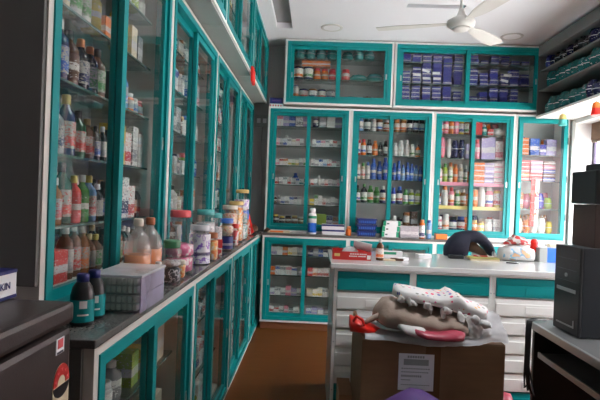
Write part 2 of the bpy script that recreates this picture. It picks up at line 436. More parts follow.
U2 = cabinet('wall_cabinet', 'upper teal sliding-glass cabinet full of violet-blue cartons, right one at the ceiling', 'cabinet', (0.690, BT, UZ0), 0, 1.352, UZ1 - UZ0, 0.272, [2.29, 2.49], 'upper back wall cabinets', st=0.036, fw=0.034)
BB = 4.50
bxs = [-0.45, 0.314, 1.078, 1.70, 2.30]
lb = ['teal floor cabinet with sliding glass doors below the white spray can',
      'teal floor cabinet with glass doors below the blue baskets, mostly behind the drawers',
      'teal floor cabinet with glass doors behind the dark bag', 'teal floor cabinet at right end of back wall below the narrow cabinet']
for k in range(4):
    cabinet('base_cabinet', lb[k], 'cabinet', (bxs[k] + .001, BB, 0.066), 0, bxs[k + 1] - bxs[k] - .002, 0.772, 0.45,
            [0.29, 0.475, 0.655] if k == 0 else [0.45], 'floor cabinets along the back wall')
t = MB().box(-0.466, 2.31, 4.485, 4.955, 0.839, 0.861, 0.004).build('countertop', 'stone')
tag(t, 'dark stone countertop running along the back wall under the tall cabinets', 'countertop')

# left wall: floor cabinets, counter, tall cabinets, overhead cabinets (local x runs away from the camera)
Y0L, WL = 1.1146, 0.9475
ys = [Y0L, Y0L + WL, Y0L + 2 * WL, Y0L + 3 * WL, 4.82]
nthL = ['nearest', 'second', 'third', 'farthest']
SHL = [1.09, 1.285, 1.487, 1.685, 1.87]
for k in range(4):
    cabinet('glass_cabinet', ['tall teal glass cabinet on left wall, nearest, full of dark syrup bottles', 'tall teal glass cabinet on left wall, second from the camera, behind the red-lidded jar',
                              'tall teal glass cabinet on left wall, third from the camera, behind the yellow-lidded jars', 'tall teal glass cabinet on left wall, farthest, next to the switchboard corner'][k], 'cabinet',
            (-0.6085, ys[k] + .001, 0.861), PI / 2, ys[k + 1] - ys[k] - .002, 2.045 - .861, 0.325, SHL, 'tall left wall cabinets', tk=0.022, fw=0.03, carc='cream_edge')
    cabinet('base_cabinet', ['teal glass floor cabinet under the left counter, nearest, beside the grey fridge', 'teal glass floor cabinet under the left counter, second from the camera',
                             'teal glass floor cabinet under the left counter, third from the camera', 'teal glass floor cabinet under the left counter, farthest, in the corner'][k], 'cabinet',
            (-0.478, ys[k] + .001, 0.002), PI / 2, ys[k + 1] - ys[k] - .002, 0.838, 0.455, [0.28, 0.55], 'left counter floor cabinets', tk=0.024, fw=0.032, carc='cream_edge')
# dark side panels that close the near ends
p = MB().box(-0.934, -0.612, Y0L - 0.012, Y0L, 0.972, 2.045); struct('trim_4', p, 'grey_panel')
p = MB().box(-0.934, -0.502, Y0L - 0.012, Y0L, 0.0, 0.838); struct('trim_5', p, 'grey_panel')
t = MB().box(-0.935, -0.470, 1.10, 4.83, 0.8405, 0.8605, 0.003)
for y in (1.25, 1.9, 2.6, 3.3): t.box(-0.4715, -0.469, y, y + .008, 0.847, 0.855)
t = t.build('countertop', 'stone'); tag(t, 'dark stone countertop along the left wall holding jars and a plastic storage box', 'countertop')
for k in range(3):
    y0 = 1.50 + 1.107 * k
    cabinet('overhead_cabinet', ['teal glass overhead cabinet near the ceiling on left wall, nearest', 'teal glass overhead cabinet near the ceiling on left wall, middle one', 'teal glass overhead cabinet near the ceiling on left wall, farthest, above the red tag'][k], 'cabinet',
            (-0.490, y0 + .001, 2.066), PI / 2, 1.105, 0.584, 0.44, [2.36], 'left overhead cabinets', under='under')

# ------------------------------------------------------------------ stock on the shelves
COL = {'white': (0.62, 0.60, 0.58), 'cream': (0.60, 0.52, 0.38), 'pink': (0.72, 0.22, 0.30), 'red': (0.55, 0.04, 0.035), 'orange': (0.72, 0.17, 0.025),
       'yellow': (0.72, 0.50, 0.05), 'green': (0.06, 0.24, 0.05), 'lime': (0.30, 0.42, 0.05), 'teal': (0.02, 0.20, 0.20), 'blue': (0.03, 0.10, 0.42),
       'light blue': (0.15, 0.32, 0.58), 'navy': (0.015, 0.02, 0.10), 'violet': (0.035, 0.037, 0.27), 'lavender': (0.36, 0.30, 0.52), 'brown': (0.14, 0.055, 0.025),
       'amber': (0.28, 0.10, 0.02), 'black': (0.015, 0.015, 0.018), 'grey': (0.28, 0.28, 0.29), 'dark green': (0.02, 0.08, 0.04)}
UNIT = {}
def unit_box(mat, bev=0.02):
    if ('b', mat) not in UNIT:
        UNIT[('b', mat)] = MB().box(-.5, .5, -.5, .5, 0, 1, bev).mesh('carton', mat)
    return UNIT[('b', mat)]
PROF = {'bottle': ([(.46, 0), (.5, .03), (.5, .62), (.44, .70), (.20, .80), (.18, .86)], (.225, .84, 1.0), (.505, .12, .56)),
        'shampoo': ([(.42, 0), (.5, .04), (.5, .66), (.40, .76), (.30, .80)], (.31, .79, 1.0), (.505, .16, .60)),
        'jar': ([(.46, 0), (.5, .03), (.5, .70), (.42, .78)], (.44, .77, 1.0), (.505, .16, .62)),
        'tin': ([(.47, 0), (.5, .02), (.5, .93), (.47, .95)], (.46, .94, 1.0), (.505, .14, .80)),
        'can': ([(.46, 0), (.5, .02), (.5, .80), (.34, .86)], (.36, .85, 1.0), (.505, .05, .70))}
def unit_lathe(kind, seg):
    key = ('l', kind, seg)
    if key not in UNIT:
        pf, (cr, c0, c1), (lr, l0, l1) = PROF[kind]
        UNIT[key] = (MB().lathe(pf, seg).mesh(kind + '_body', 'o_body'), {}, {}, cr, c0, c1, lr, l0, l1)
    return UNIT[key]
def cap_mesh(kind, seg, cap):
    u = unit_lathe(kind, seg)
    if cap not in u[1]: u[1][cap] = MB().lathe([(u[3], u[4]), (u[3], u[5] - .02), (u[3] * .85, u[5])], seg).mesh('cap', cap)
    return u[1][cap]
def label_mesh(kind, seg, lm):
    u = unit_lathe(kind, seg)
    if lm not in u[2]: u[2][lm] = MB().lathe([(u[6], u[7]), (u[6], u[8])], seg, cap=False).mesh('label', lm)
    return u[2][lm]
def whole_mesh(kind, seg, cap, lm):
    key = ('w', kind, seg, cap, lm)
    if key not in UNIT:
        pf, (cr, c0, c1), (lr, l0, l1) = PROF[kind]
        b = MB(); b.mat(0).lathe(pf, seg); b.mat(1).lathe([(cr, c0), (cr, c1 - .02), (cr * .85, c1)], seg); b.mat(2).lathe([(lr, l0), (lr, l1)], seg, cap=False)
        UNIT[key] = b.mesh(kind, ['o_body', cap, lm])
    return UNIT[key]
def pouch_mesh():
    if 'pouch' not in UNIT:
        st = [(-.5, 0, .03, .3, .7)] + [(x, 0, .5 * (1 - abs(2 * x) ** 3) + .03, .5 - .5 * (1 - abs(2 * x) ** 8) - .02, .5 + .5 * (1 - abs(2 * x) ** 8) + .02) for x in (-.45, -.35, -.2, 0, .2, .35, .45)] + [(.5, 0, .03, .3, .7)]
        q = MB().loft(st, 14, 2.4, 0.13, 3.5)
        for v in q.bm.verts: v.co.z = min(1.0, max(0.0, v.co.z))
        UNIT['pouch'] = q.mesh('pouch', 'o_foil')
    return UNIT['pouch']

NOUN = {'carton': 'carton', 'bottle': 'medicine bottle', 'shampoo': 'plastic bottle', 'jar': 'jar', 'tin': 'tin', 'can': 'spray can', 'pouch': 'foil packet'}
CATN = {'carton': 'carton', 'bottle': 'bottle', 'shampoo': 'bottle', 'jar': 'jar', 'tin': 'tin', 'can': 'can', 'pouch': 'packet'}
NAME = {'carton': 'medicine_carton', 'bottle': 'medicine_bottle', 'shampoo': 'plastic_bottle', 'jar': 'small_jar', 'tin': 'tin', 'can': 'spray_can', 'pouch': 'foil_packet'}
ORD = ['', 'first', 'second', 'third', 'fourth', 'fifth', 'sixth', 'seventh', 'eighth', 'ninth', 'tenth', 'eleventh', 'twelfth', 'thirteenth', 'fourteenth', 'fifteenth', 'sixteenth', 'seventeenth', 'eighteenth', 'nineteenth', 'twentieth']
NITEM = [0]
def item(kind, col, w, h, d, loc, rz=0.0, style=None, cap=None, lm=None, parts=False, nm=None):
    """one article; w, d footprint, h height"""
    NITEM[0] += 1
    base = COL[col] if isinstance(col, str) else col
    if kind == 'carton':
        o = put(nm or NAME[kind], unit_box(style or 'o_full'), None, loc, rz); o.scale = (w, d, h)
    elif kind == 'pouch':
        o = put(NAME[kind], pouch_mesh(), None, loc, rz); o.scale = (w, d, h)
    else:
        seg = 18 if parts else 12
        cap = cap or 'cap_white'; lm = lm or 'o_label'
        if parts:
            u = unit_lathe(kind, seg)
            o = put(NAME[kind], u[0], None, loc, rz); o.scale = (w, d, h)
            k = put('cap', cap_mesh(kind, seg, cap), o); k.color = jcol(base)
            k = put('label', label_mesh(kind, seg, lm), o); k.color = jcol(COL[RND.choice(['red', 'blue', 'orange', 'green', 'navy', 'grey'])] if lm == 'o_label' else base)
        else:
            o = put(NAME[kind], whole_mesh(kind, seg, cap, lm), None, loc, rz); o.scale = (w, d, h)
    o.color = jcol(base)
    return o

class Frame:
    """a cabinet's local frame: x along its front, y inwards"""
    def __init__(s, origin, rz): s.m = Matrix.Translation(origin) @ Matrix.Rotation(rz, 4, 'Z'); s.rz = rz
    def __call__(s, x, y, z): v = s.m @ Vector((x, y, 0)); return (v.x, v.y, z)

def row(fr, x0, x1, z, y, items, where, grp, side='left', parts=False, gap=0.003, jit=0.004, wmax=1.3, hk=1.0, lt=None):
    """items: (kind, colour, width, height[, opts]) placed side by side from x0"""
    x = x0; n = 0
    free = (x1 - x0 - gap * (len(items) - 1)) / sum(it[2] for it in items)
    kw = max(1.0, min(wmax, free))
    items = [(it[0], it[1], it[2] * kw, it[3] * hk) + tuple(it[4:]) for it in items]
    sp = gap
    if len(items) > 1: sp = max(gap, min(.02, (x1 - x0 - sum(it[2] for it in items)) / (len(items) - 1)))
    z = z + .001
    for it in items:
        kind, col, wd, ht = it[:4]; op = dict(it[4]) if len(it) > 4 else {}
        if x + wd > x1 + 0.012: break
        n += 1
        dp = op.pop('d', wd if kind not in ('carton', 'pouch') else min(0.07, wd * 1.1))
        a = 0 if kind not in ('carton',) else RND.uniform(-.08, .08)
        o = item(kind, col, wd, ht, dp, fr(x + wd / 2, y + dp / 2 + RND.uniform(0, jit), z), fr.rz + a, parts=parts, **op)
        tag(o, f"{col} {NOUN[kind]}, {ORD[n]} from {side}, {where}", CATN[kind], grp)
        if lt:
            for ch in o.children:
                if ch.name.startswith('label') and ch.data.materials[0] is mt['o_label']: ch.data = label_mesh(kind, 18, lt)
        x += wd + sp

def pick(*a): return RND.choice(a)
CAPS = ['cap_white', 'cap_white', 'cap_black', 'cap_blue', 'cap_orange', 'cap_red', 'cap_gold']

def B(kind, col, w, h, **k): return (kind, col, w, h, k)
def fx(k):                                       # clear span behind each door of back cabinet k
    W = BX[k + 1] - BX[k] - .004
    return (0.07, W / 2 - .022, W / 2 + .03, W - .07)
def frb(k): return Frame((BX[k] + .002, BT, 0), 0)
YI = 0.085
# --- first back cabinet
f1 = frb(0); a0, a1, b0, b1 = fx(0); zb = 0.862 + .068
n1 = 'back-left corner cabinet'
def sm(*cs, w=(.030, .042), h=(.055, .075)):
    return [B('carton', cc, RND.uniform(*w), RND.uniform(*h), style=pick('o_band', 'o_top', 'o_band')) for cc in cs]
g = 'boxes in the back-left cabinet'
row(f1, a0, a1, 1.85, YI, [B('carton', 'pink', .055, .105, style='o_top'), B('carton', 'lavender', .048, .10), B('carton', 'blue', .052, .10, style='o_full'), B('carton', 'grey', .058, .105, style='o_band'), B('carton', 'lavender', .035, .09)], 'top shelf, left door, ' + n1, g)
row(f1, b0, b1, 1.85, YI, [B('shampoo', 'navy', .05, .105), B('carton', 'grey', .06, .09), B('carton', 'white', .065, .10, style='o_band'), B('carton', 'lavender', .06, .085)], 'top shelf, right door, ' + n1, g)
row(f1, a0, a1, 1.666, YI, sm('pink', 'grey', 'blue', 'grey', 'cream', 'pink', 'grey', 'blue'), 'second shelf, left door, ' + n1, g)
row(f1, a0, a1 - .12, 1.666, YI + .07, [B('bottle', 'grey', .036, .085, cap='cap_blue'), B('bottle', 'white', .045, .11)], 'back row, second shelf, left door, ' + n1, g)
row(f1, b0, b1, 1.666, YI, sm('grey', 'blue', 'pink', 'grey', 'grey', 'red', 'grey', 'blue'), 'second shelf, right door, ' + n1, g)
row(f1, a0, a1, 1.482, YI, sm('pink', 'red', 'orange', 'yellow', 'lime', 'yellow', 'grey', 'green'), 'third shelf, left door, ' + n1, g)
row(f1, b0, b1, 1.482, YI, sm('grey', 'grey', 'blue', 'light blue', 'red', 'pink', 'grey', 'red'), 'third shelf, right door, ' + n1, g)
row(f1, a0, a1, 1.30, YI, sm('red', 'grey', 'grey', 'red', 'grey', 'blue', 'teal', 'grey'), 'fourth shelf, left door, ' + n1, g)
row(f1, a0 + .17, a1, 1.30, YI + .07, [B('shampoo', 'blue', .045, .115, cap='cap_blue'), B('carton', 'dark green', .06, .06)], 'back row, fourth shelf, left door, ' + n1, g)
row(f1, b0, b1, 1.30, YI, sm('red', 'grey', 'grey')[:2] + [B('shampoo', 'white', .028, .10)] + sm('grey', 'red', 'grey', 'grey', 'pink'), 'fourth shelf, right door, ' + n1, g)
row(f1, a0, a1, 1.116, YI, [B('bottle', 'brown', .03, .075), B('bottle', 'grey', .03, .08)] + sm('blue', 'grey', 'blue', 'navy', 'grey', 'blue', h=(.06, .08)), 'fifth shelf, left door, ' + n1, g)
row(f1, b0, b1, 1.116, YI, [B('carton', 'yellow', .04, .06), B('carton', 'green', .034, .10, style='o_top'), B('carton', 'white', .035, .09, style='o_band')] + sm('red', 'grey', 'grey', 'grey', h=(.06, .085)), 'fifth shelf, right door, ' + n1, g)
row(f1, a0, a1, zb, YI, [B('jar', 'black', .05, .085, cap='cap_yellow'), B('jar', 'black', .05, .07, cap='cap_yellow'), B('jar', 'brown', .055, .075, cap='cap_black'), B('jar', 'brown', .055, .08, cap='cap_gold'), B('jar', 'amber', .05, .07)], 'bottom, left door, ' + n1, g)
row(f1, b0, b1, zb, YI, [B('carton', 'yellow', .04, .09), B('carton', 'lime', .10, .105, style='o_matte'), B('carton', 'navy', .05, .09), B('carton', 'amber', .05, .08)], 'bottom, right door, ' + n1, g)
# --- second back cabinet
f2 = frb(1); a0, a1, b0, b1 = fx(1); n2 = 'cabinet above blue baskets'; g = 'bottles in the second back cabinet'
HK = 1.15
row(f2, a0, a1, 1.83, YI, [B('shampoo', 'light blue', .055, .13, cap='cap_blue'), B('jar', 'black', .062, .12, cap='cap_black'), B('shampoo', 'white', .05, .125), B('jar', 'brown', .062, .12, cap='cap_orange'), B('jar', 'amber', .055, .10)], 'top shelf, left door, ' + n2, g, parts=True, hk=HK)
row(f2, b0, b1, 1.83, YI, [B('jar', 'amber', .055, .115, cap='cap_orange'), B('jar', 'amber', .06, .12, cap='cap_gold'), B('jar', 'black', .055, .12, cap='cap_black'), B('jar', 'black', .055, .125, cap='cap_black'), B('jar', 'black', .05, .12, cap='cap_black')], 'top shelf, right door, ' + n2, g, parts=True, hk=HK)
row(f2, a0, a1, 1.605, YI, [B('tin', 'red', .034, .12, cap='cap_red'), B('shampoo', 'orange', .05, .13, cap='cap_red'), B('shampoo', 'black', .052, .13, cap='cap_black'), B('shampoo', 'orange', .052, .12, cap='cap_orange', lm='o_label2'), B('shampoo', 'black', .04, .11, cap='cap_black', lm='o_label2'), B('shampoo', 'black', .045, .12, cap='cap_black')], 'second shelf, left door, ' + n2, g, parts=True, hk=HK)
row(f2, b0, b1, 1.605, YI, [B('shampoo', 'white', .045, .11, lm='o_label2'), B('shampoo', 'white', .05, .13, lm='o_label2'), B('shampoo', 'white', .055, .135, lm='o_label2'), B('shampoo', 'white', .05, .10), B('bottle', 'orange', .045, .10, cap='cap_black'), B('shampoo', 'white', .06, .14)], 'second shelf, right door, ' + n2, g, parts=True, hk=HK)
row(f2, a0, a1, 1.38, YI, [B('shampoo', 'cream', .04, .12, cap='cap_white'), B('shampoo', 'cream', .042, .13, cap='cap_green'), B('shampoo', 'white', .045, .14, cap='cap_blue'), B('shampoo', 'blue', .056, .17, cap='cap_blue', lm='o_label2'), B('shampoo', 'blue', .05, .15, cap='cap_blue', lm='o_label2'), B('shampoo', 'blue', .05, .18, cap='cap_blue', lm='o_label2')], 'third shelf, left door, ' + n2, g, parts=True, hk=HK)
row(f2, b0, b1, 1.38, YI, [B('shampoo', pick('blue', 'blue', 'light blue'), .038, RND.uniform(.12, .16), cap=pick('cap_blue', 'cap_blue', 'cap_white'), lm='o_label2') for _ in range(8)], 'third shelf, right door, ' + n2, g, parts=True, hk=HK)
row(f2, a0, a1, 1.16, YI, [B('bottle', 'dark green', .045, .14, cap='cap_black'), B('bottle', 'black', .055, .15, cap='cap_green'), B('shampoo', 'green', .05, .14, cap='cap_green'), B('shampoo', 'green', .05, .13, cap='cap_green', lm='o_label2'), B('shampoo', 'navy', .05, .14, cap='cap_white')], 'fourth shelf, left door, ' + n2, g, parts=True, hk=HK)
row(f2, b0, b1, 1.16, YI, [B('shampoo', 'violet', .04, .13, cap='cap_blue'), B('shampoo', 'navy', .055, .14, cap='cap_blue', lm='o_label'), B('shampoo', 'green', .045, .12, cap='cap_green'), B('shampoo', 'lime', .05, .12, cap='cap_white'), B('shampoo', 'lime', .05, .115, cap='cap_white')], 'fourth shelf, right door, ' + n2, g, parts=True, hk=HK)
row(f2, b0, b1, zb, YI, [B('jar', 'white', .06, .10), B('jar', 'navy', .055, .09, cap='cap_black'), B('tin', 'amber', .065, .13, cap='cap_orange'), B('carton', 'brown', .06, .14), B('carton', 'red', .04, .12)], 'bottom, right door, ' + n2, g, hk=HK)
row(f2, a0 + .02, a1, zb, YI, [B('carton', 'navy', .06, .07), B('jar', 'grey', .06, .07)], 'bottom, left door, ' + n2, g, hk=HK)
# --- third back cabinet
for z_, m_ in ((1.38, 'pinkstrip'), (1.16, 'yellowstrip')):
    MB().box(.03, BX[3] - BX[2] - .034, .066, .0745, z_ - .862 - .030, z_ - .862 + .002).build('edge_strip', m_, back_tall[2])
f3 = frb(2); a0, a1, b0, b1 = fx(2); n3 = 'cabinet behind dark bag'; g = 'stock in the third back cabinet'
row(f3, a0, a1, 1.83, YI, [B('shampoo', 'lavender', .035, .12, cap='cap_purple'), B('shampoo', 'pink', .045, .13, cap='cap_purple'), B('tin', 'orange', .04, .115, cap='cap_gold', lm='o_label2'), B('tin', 'pink', .042, .12, cap='cap_red', lm='o_label2'), B('tin', 'yellow', .042, .11, cap='cap_black'), B('tin', 'amber', .04, .11, cap='cap_white')], 'top shelf, left door, ' + n3, g, parts=True, hk=HK)
row(f3, b0, b1, 1.83, YI, [B('carton', 'red', .065, .10, style='o_matte'), B('shampoo', 'teal', .05, .085, cap='cap_white', lm='o_label2'), B('carton', 'red', .05, .05), B('pouch', 'white', .10, .06)], 'top shelf, right door, ' + n3, g, hk=HK)
row(f3, a0, a1, 1.605, YI, [B('pouch', 'pink', .065, .17), B('pouch', 'white', .055, .16), B('pouch', 'navy', .065, .15), B('pouch', 'navy', .055, .155), B('carton', 'lavender', .03, .12)], 'second shelf, left door, ' + n3, g, hk=HK)
row(f3, b0, b1, 1.605, YI, [B('shampoo', 'pink', .05, .16, cap='cap_red'), B('carton', 'lavender', .045, .17), B('carton', 'lavender', .055, .18), B('carton', 'pink', .055, .15, style='o_band')], 'second shelf, right door, ' + n3, g, hk=HK)
row(f3, a0, a1, 1.38, YI, [B('shampoo', 'white', .048, .14, cap='cap_green'), B('shampoo', 'lime', .045, .15, cap='cap_green', lm='o_label2'), B('shampoo', 'cream', .045, .16, cap='cap_orange'), B('shampoo', 'orange', .045, .15, cap='cap_orange', lm='o_label2'), B('shampoo', 'cream', .045, .15), B('shampoo', 'grey', .035, .14)], 'third shelf, left door, ' + n3, g, parts=True, hk=HK)
for q in range(4):
    row(f3, b0, b1, 1.381 + .048 * q, YI, [B('carton', 'orange', .085, .04, style='o_full'), B('carton', 'lavender', .07, .04, style='o_full'), B('carton', 'pink', .06, .04, style='o_band')], ['lowest', 'second', 'third', 'topmost'][q] + ' layer, third shelf, right door, ' + n3, g, hk=HK)
row(f3, a0, a1, 1.16, YI, [B('bottle', 'grey', .04, .10), B('shampoo', 'white', .055, .16, cap='cap_orange', lm='o_label2'), B('shampoo', 'pink', .045, .15, cap='cap_red'), B('shampoo', 'green', .045, .13, cap='cap_white'), B('shampoo', 'amber', .045, .14)], 'fourth shelf, left door, ' + n3, g, parts=True, hk=HK)
row(f3, b0, b1, 1.16, YI, [B('tin', 'orange', .045, .14, cap='cap_gold', lm='o_label2'), B('shampoo', 'white', .055, .17, lm='o_label2'), B('shampoo', 'pink', .055, .165, cap='cap_white', lm='o_label'), B('tin', 'yellow', .05, .14, cap='cap_orange')], 'fourth shelf, right door, ' + n3, g, parts=True, hk=HK)
row(f3, a0, a1, zb, YI, [B('jar', 'pink', .055, .11, cap='cap_white'), B('jar', 'white', .055, .13), B('jar', 'navy', .06, .11, cap='cap_black'), B('jar', 'navy', .06, .115, cap='cap_blue')], 'bottom, left door, ' + n3, g, parts=True, hk=HK)
row(f3, b0, b1, zb, YI, [B('jar', 'orange', .055, .09, cap='cap_gold'), B('jar', 'yellow', .05, .085, cap='cap_gold'), B('jar', 'white', .06, .10), B('carton', 'grey', .05, .10, style='o_band')], 'bottom, right door, ' + n3, g, hk=HK)
for zz, nm_, cs in ((1.83, 'top shelf', ['pink', 'orange', 'red', 'lavender']), (1.605, 'second shelf', ['pink', 'lavender', 'white', 'navy']), (1.38, 'third shelf', ['lime', 'yellow', 'orange', 'pink']), (1.16, 'fourth shelf', ['pink', 'green', 'orange', 'yellow']), (zb, 'bottom', ['red', 'navy', 'orange', 'cream'])):
    row(f3, a0 - .03, b1 + .03, zz, YI + .085, [B('pouch', pick(*cs), RND.uniform(.06, .085), RND.uniform(.11, .165) if zz < 1.8 else .12) for _ in range(9)], 'back row, ' + nm_ + ', ' + n3, 'packets at the back of the third back cabinet')
# --- fourth, single door
f4 = frb(3); W4 = BX[4] - BX[3] - .004; a0, a1 = .07, W4 - .07; n4 = 'single-door cabinet'; g = 'stock in the single-door cabinet'
for q in range(4):
    row(f4, a0, a0 + .09, 1.66 + .04 * q, YI, [B('carton', 'orange', .085, .038, style='o_full')], ORD[q + 1] + ' layer up of orange stack, second shelf, ' + n4, g)
row(f4, a0 + .10, a1, 1.66, YI, [B('carton', 'blue', .085, .155), B('carton', 'violet', .06, .10), B('carton', 'lavender', .09, .15)], 'second shelf, right of orange stack, ' + n4, g)
for q in range(5):
    row(f4, a0, a1, 1.42 + .038 * q, YI, [B('carton', pick('orange', 'red', 'red'), .08, .036, style='o_full'), B('carton', pick('pink', 'red'), .085, .036, style='o_full'), B('carton', pick('pink', 'violet', 'brown'), .085, .036, style='o_full')], ORD[q + 1] + ' layer up, third shelf, ' + n4, g)
row(f4, a0, a1, 1.16, YI + .02, [B('carton', 'amber', .055, .15), B('pouch', 'pink', .06, .14), B('carton', 'red', .03, .14), B('pouch', 'violet', .07, .15), B('pouch', 'lime', .06, .11)], 'fourth shelf, ' + n4, g)
row(f4, a0, a1, zb, YI, [B('pouch', 'cream', .07, .14), B('pouch', 'orange', .06, .13), B('pouch', 'white', .065, .13), B('pouch', 'white', .07, .15), B('pouch', 'yellow', .055, .12)], 'bottom, ' + n4, g)
for zz, nm_, cs in ((1.66, 'second shelf', ['orange', 'red', 'violet', 'blue']), (1.42, 'third shelf', ['red', 'brown', 'lavender']), (1.16, 'fourth shelf', ['pink', 'green', 'navy', 'yellow']), (zb, 'bottom', ['amber', 'yellow', 'brown', 'navy'])):
    row(f4, .035, W4 - .035, zz, YI + .09, [B('pouch', pick(*cs), RND.uniform(.06, .08), RND.uniform(.13, .19)) for _ in range(6)], 'back row, ' + nm_ + ', ' + n4, 'packets at the back of the single-door cabinet')
st_ = empty('sachet_strip', f4(a0 + .155, 0.068, 1.0)); tag(st_, 'red and white hanging strip of sachets behind the single glass door', 'sachet strip')
for q in range(8):
    b = MB().box(-.036, -.002, 0, .006, q * .055, q * .055 + .052, .002).build('sachet', 'redplastic', st_)
    b = MB().box(.002, .036, 0, .006, q * .055, q * .055 + .052, .002).build('sachet', 'redprint' if q % 3 == 2 else 'fringe', st_)
# back cabinet shelves 4 get adjusted heights through these cartons' own shelf boards
# --- upper left back cabinet
fu = Frame((-0.318, BT, 0), 0); W = .998; a0, a1, b0, b1 = .075, W / 2 - .025, W / 2 + .03, W - .078; nu = 'upper left cabinet'; g = 'packets and tins in the upper left cabinet'
zu = UZ0 + .068
row(fu, a0, a1, zu, YI, [B('tin', 'white', .055, .125, cap='cap_blue'), B('tin', 'navy', .082, .098, cap='cap_black'), B('tin', 'amber', .085, .10, cap='cap_gold'), B('tin', 'navy', .08, .098, cap='cap_black'), B('tin', 'grey', .08, .095, cap='cap_black')], 'bottom, left door, ' + nu, g, parts=True)
row(fu, b0, b1, zu, YI, [B('pouch', 'teal', .16, .04, d=.1), B('pouch', 'amber', .09, .045, d=.1), B('pouch', 'cream', .07, .04, d=.1)], 'bottom, right door, ' + nu, g)
row(fu, a0, a1, 2.30, YI, [B('tin', 'navy', .085, .125, cap='cap_gold'), B('tin', 'navy', .085, .125, cap='cap_gold'), B('jar', 'orange', .065, .105, cap='cap_red', lm='o_label2'), B('jar', 'orange', .065, .105, cap='cap_red', lm='o_label2'), B('jar', 'red', .062, .105, cap='cap_red', lm='o_label2')], 'middle shelf, left door, ' + nu, g, parts=True)
row(fu, b0, b1, 2.30, YI, [B('jar', 'red', .07, .105, cap='cap_red', lm='o_label2'), B('pouch', 'teal', .14, .06, d=.1), B('pouch', 'teal', .13, .075, d=.1)], 'middle shelf, right door, ' + nu, g)
o = item('carton', 'orange', .27, .052, .09, fu(.285, YI + .06, 2.425), 0, style='o_full'); tag(o, 'long orange and yellow carton lying on the tins in upper left cabinet', 'carton')
row(fu, a0, a1, 2.492, YI, [B('pouch', 'teal', .10, RND.uniform(.09, .125), d=.09) for _ in range(5)], 'top shelf, left door, ' + nu, g, gap=.002)
row(fu, b0, b1, 2.492, YI, [B('pouch', 'teal', .10, RND.uniform(.08, .115), d=.09) for _ in range(5)], 'top shelf, right door, ' + nu, g, gap=.002)
# --- upper right: stacked violet cartons
fv = Frame((0.690, BT, 0), 0); W = 1.352; a0, a1, b0, b1 = .075, W / 2 - .022, W / 2 + .03, W - .08
for side, (xa, xb), cols in (('left', (a0, a1), [[4, 4, 4, 4, 4, 3], [3, 4, 5, 5, 5, 5], [2, 2, 2, 2, 2, 2]]), ('right', (b0, b1), [[2, 3, 4, 4, 4, 1], [4, 3, 4, 3, 4, 3], [2, 1, 2, 2, 1, 1]])):
    for r_, zz in enumerate((zu, 2.29, 2.49)):
        for cidx in range(6):
            for l_ in range(cols[r_][cidx]):
                ww = (xb - xa) / 6 - .006; hh = .038
                o = item('carton', 'violet', ww * .90 - RND.uniform(0, .012), hh, .08, fv(xa + (cidx + .5) * (xb - xa) / 6 + RND.uniform(-.003, .003), YI + .045 + RND.uniform(0, .012), zz + .001 + l_ * (hh + .0015)), RND.uniform(-.05, .05), style=pick('o_full', 'o_full', 'o_matte'), nm='violet_carton')
                tag(o, f"violet-blue carton, {ORD[cidx + 1]} stack, {ORD[l_ + 1]} up, {['bottom', 'middle', 'top'][r_]} row, {side} door, upper right cabinet", 'carton', 'violet cartons in the upper right cabinet')
for n_, (x, z, ang) in enumerate([(.30, 2.40, .5), (.31, 2.33, 0), (.22, 2.36, .1), (.40, 2.38, 0), (.41, 2.33, 0), (1.06, 2.38, 0), (1.03, 2.33, .4)]):
    o = MB().box(-.035, .035, 0, .003, 0, .022).build('price_slip', 'paper', None, fv(x, YI - .002, z)); o.rotation_euler = (0, ang * .6, 0)
    tag(o, 'white paper slip on violet cartons, ' + ['tilted one at upper left', 'below the tilted one', 'second row far left', 'right of the tilted one', 'lowest in left door', 'upper one behind right door', 'tilted one behind right door'][n_], 'paper slip', 'paper slips on the violet cartons')
# --- base cabinet back left
f5 = Frame((bxs[0] + .001, BB, 0), 0); W = bxs[1] - bxs[0] - .002; a0, a1, b0, b1 = .075, W / 2 - .022, W / 2 + .03, W - .07; n5 = 'floor cabinet below spray can'; g = 'boxes in the floor cabinet below the spray can'
pal = ['pink', 'grey', 'orange', 'yellow', 'grey', 'green', 'blue', 'red', 'grey', 'lavender']
for r_, zz in enumerate((0.134, 0.29, 0.475, 0.655)):
    for side, xa, xb in (('left', a0, a1), ('right', b0, b1)):
        cs = [pick(*pal) for _ in range(7)]
        if r_ == 3: cs = ['lavender', 'white', 'orange', 'yellow', 'cream', 'grey', 'lime'] if side == 'left' else ['navy', 'grey', 'blue', 'navy', 'grey', 'blue']
        if r_ == 2 and side == 'right': cs = ['red', 'orange', 'red', 'red', 'cream', 'red']
        if r_ == 1 and side == 'right': cs = ['cream', 'yellow', 'yellow', 'grey', 'cream', 'grey']
        row(f5, xa, xb, zz, YI, [B('carton', cc, RND.uniform(.038, .052), RND.uniform(.06, .085) * (0.7 if r_ == 0 else 1), style=pick('o_band', 'o_top', 'o_full')) for cc in cs], ['bottom', 'third shelf', 'second shelf', 'top shelf'][r_] + f', {side} door, ' + n5, g)
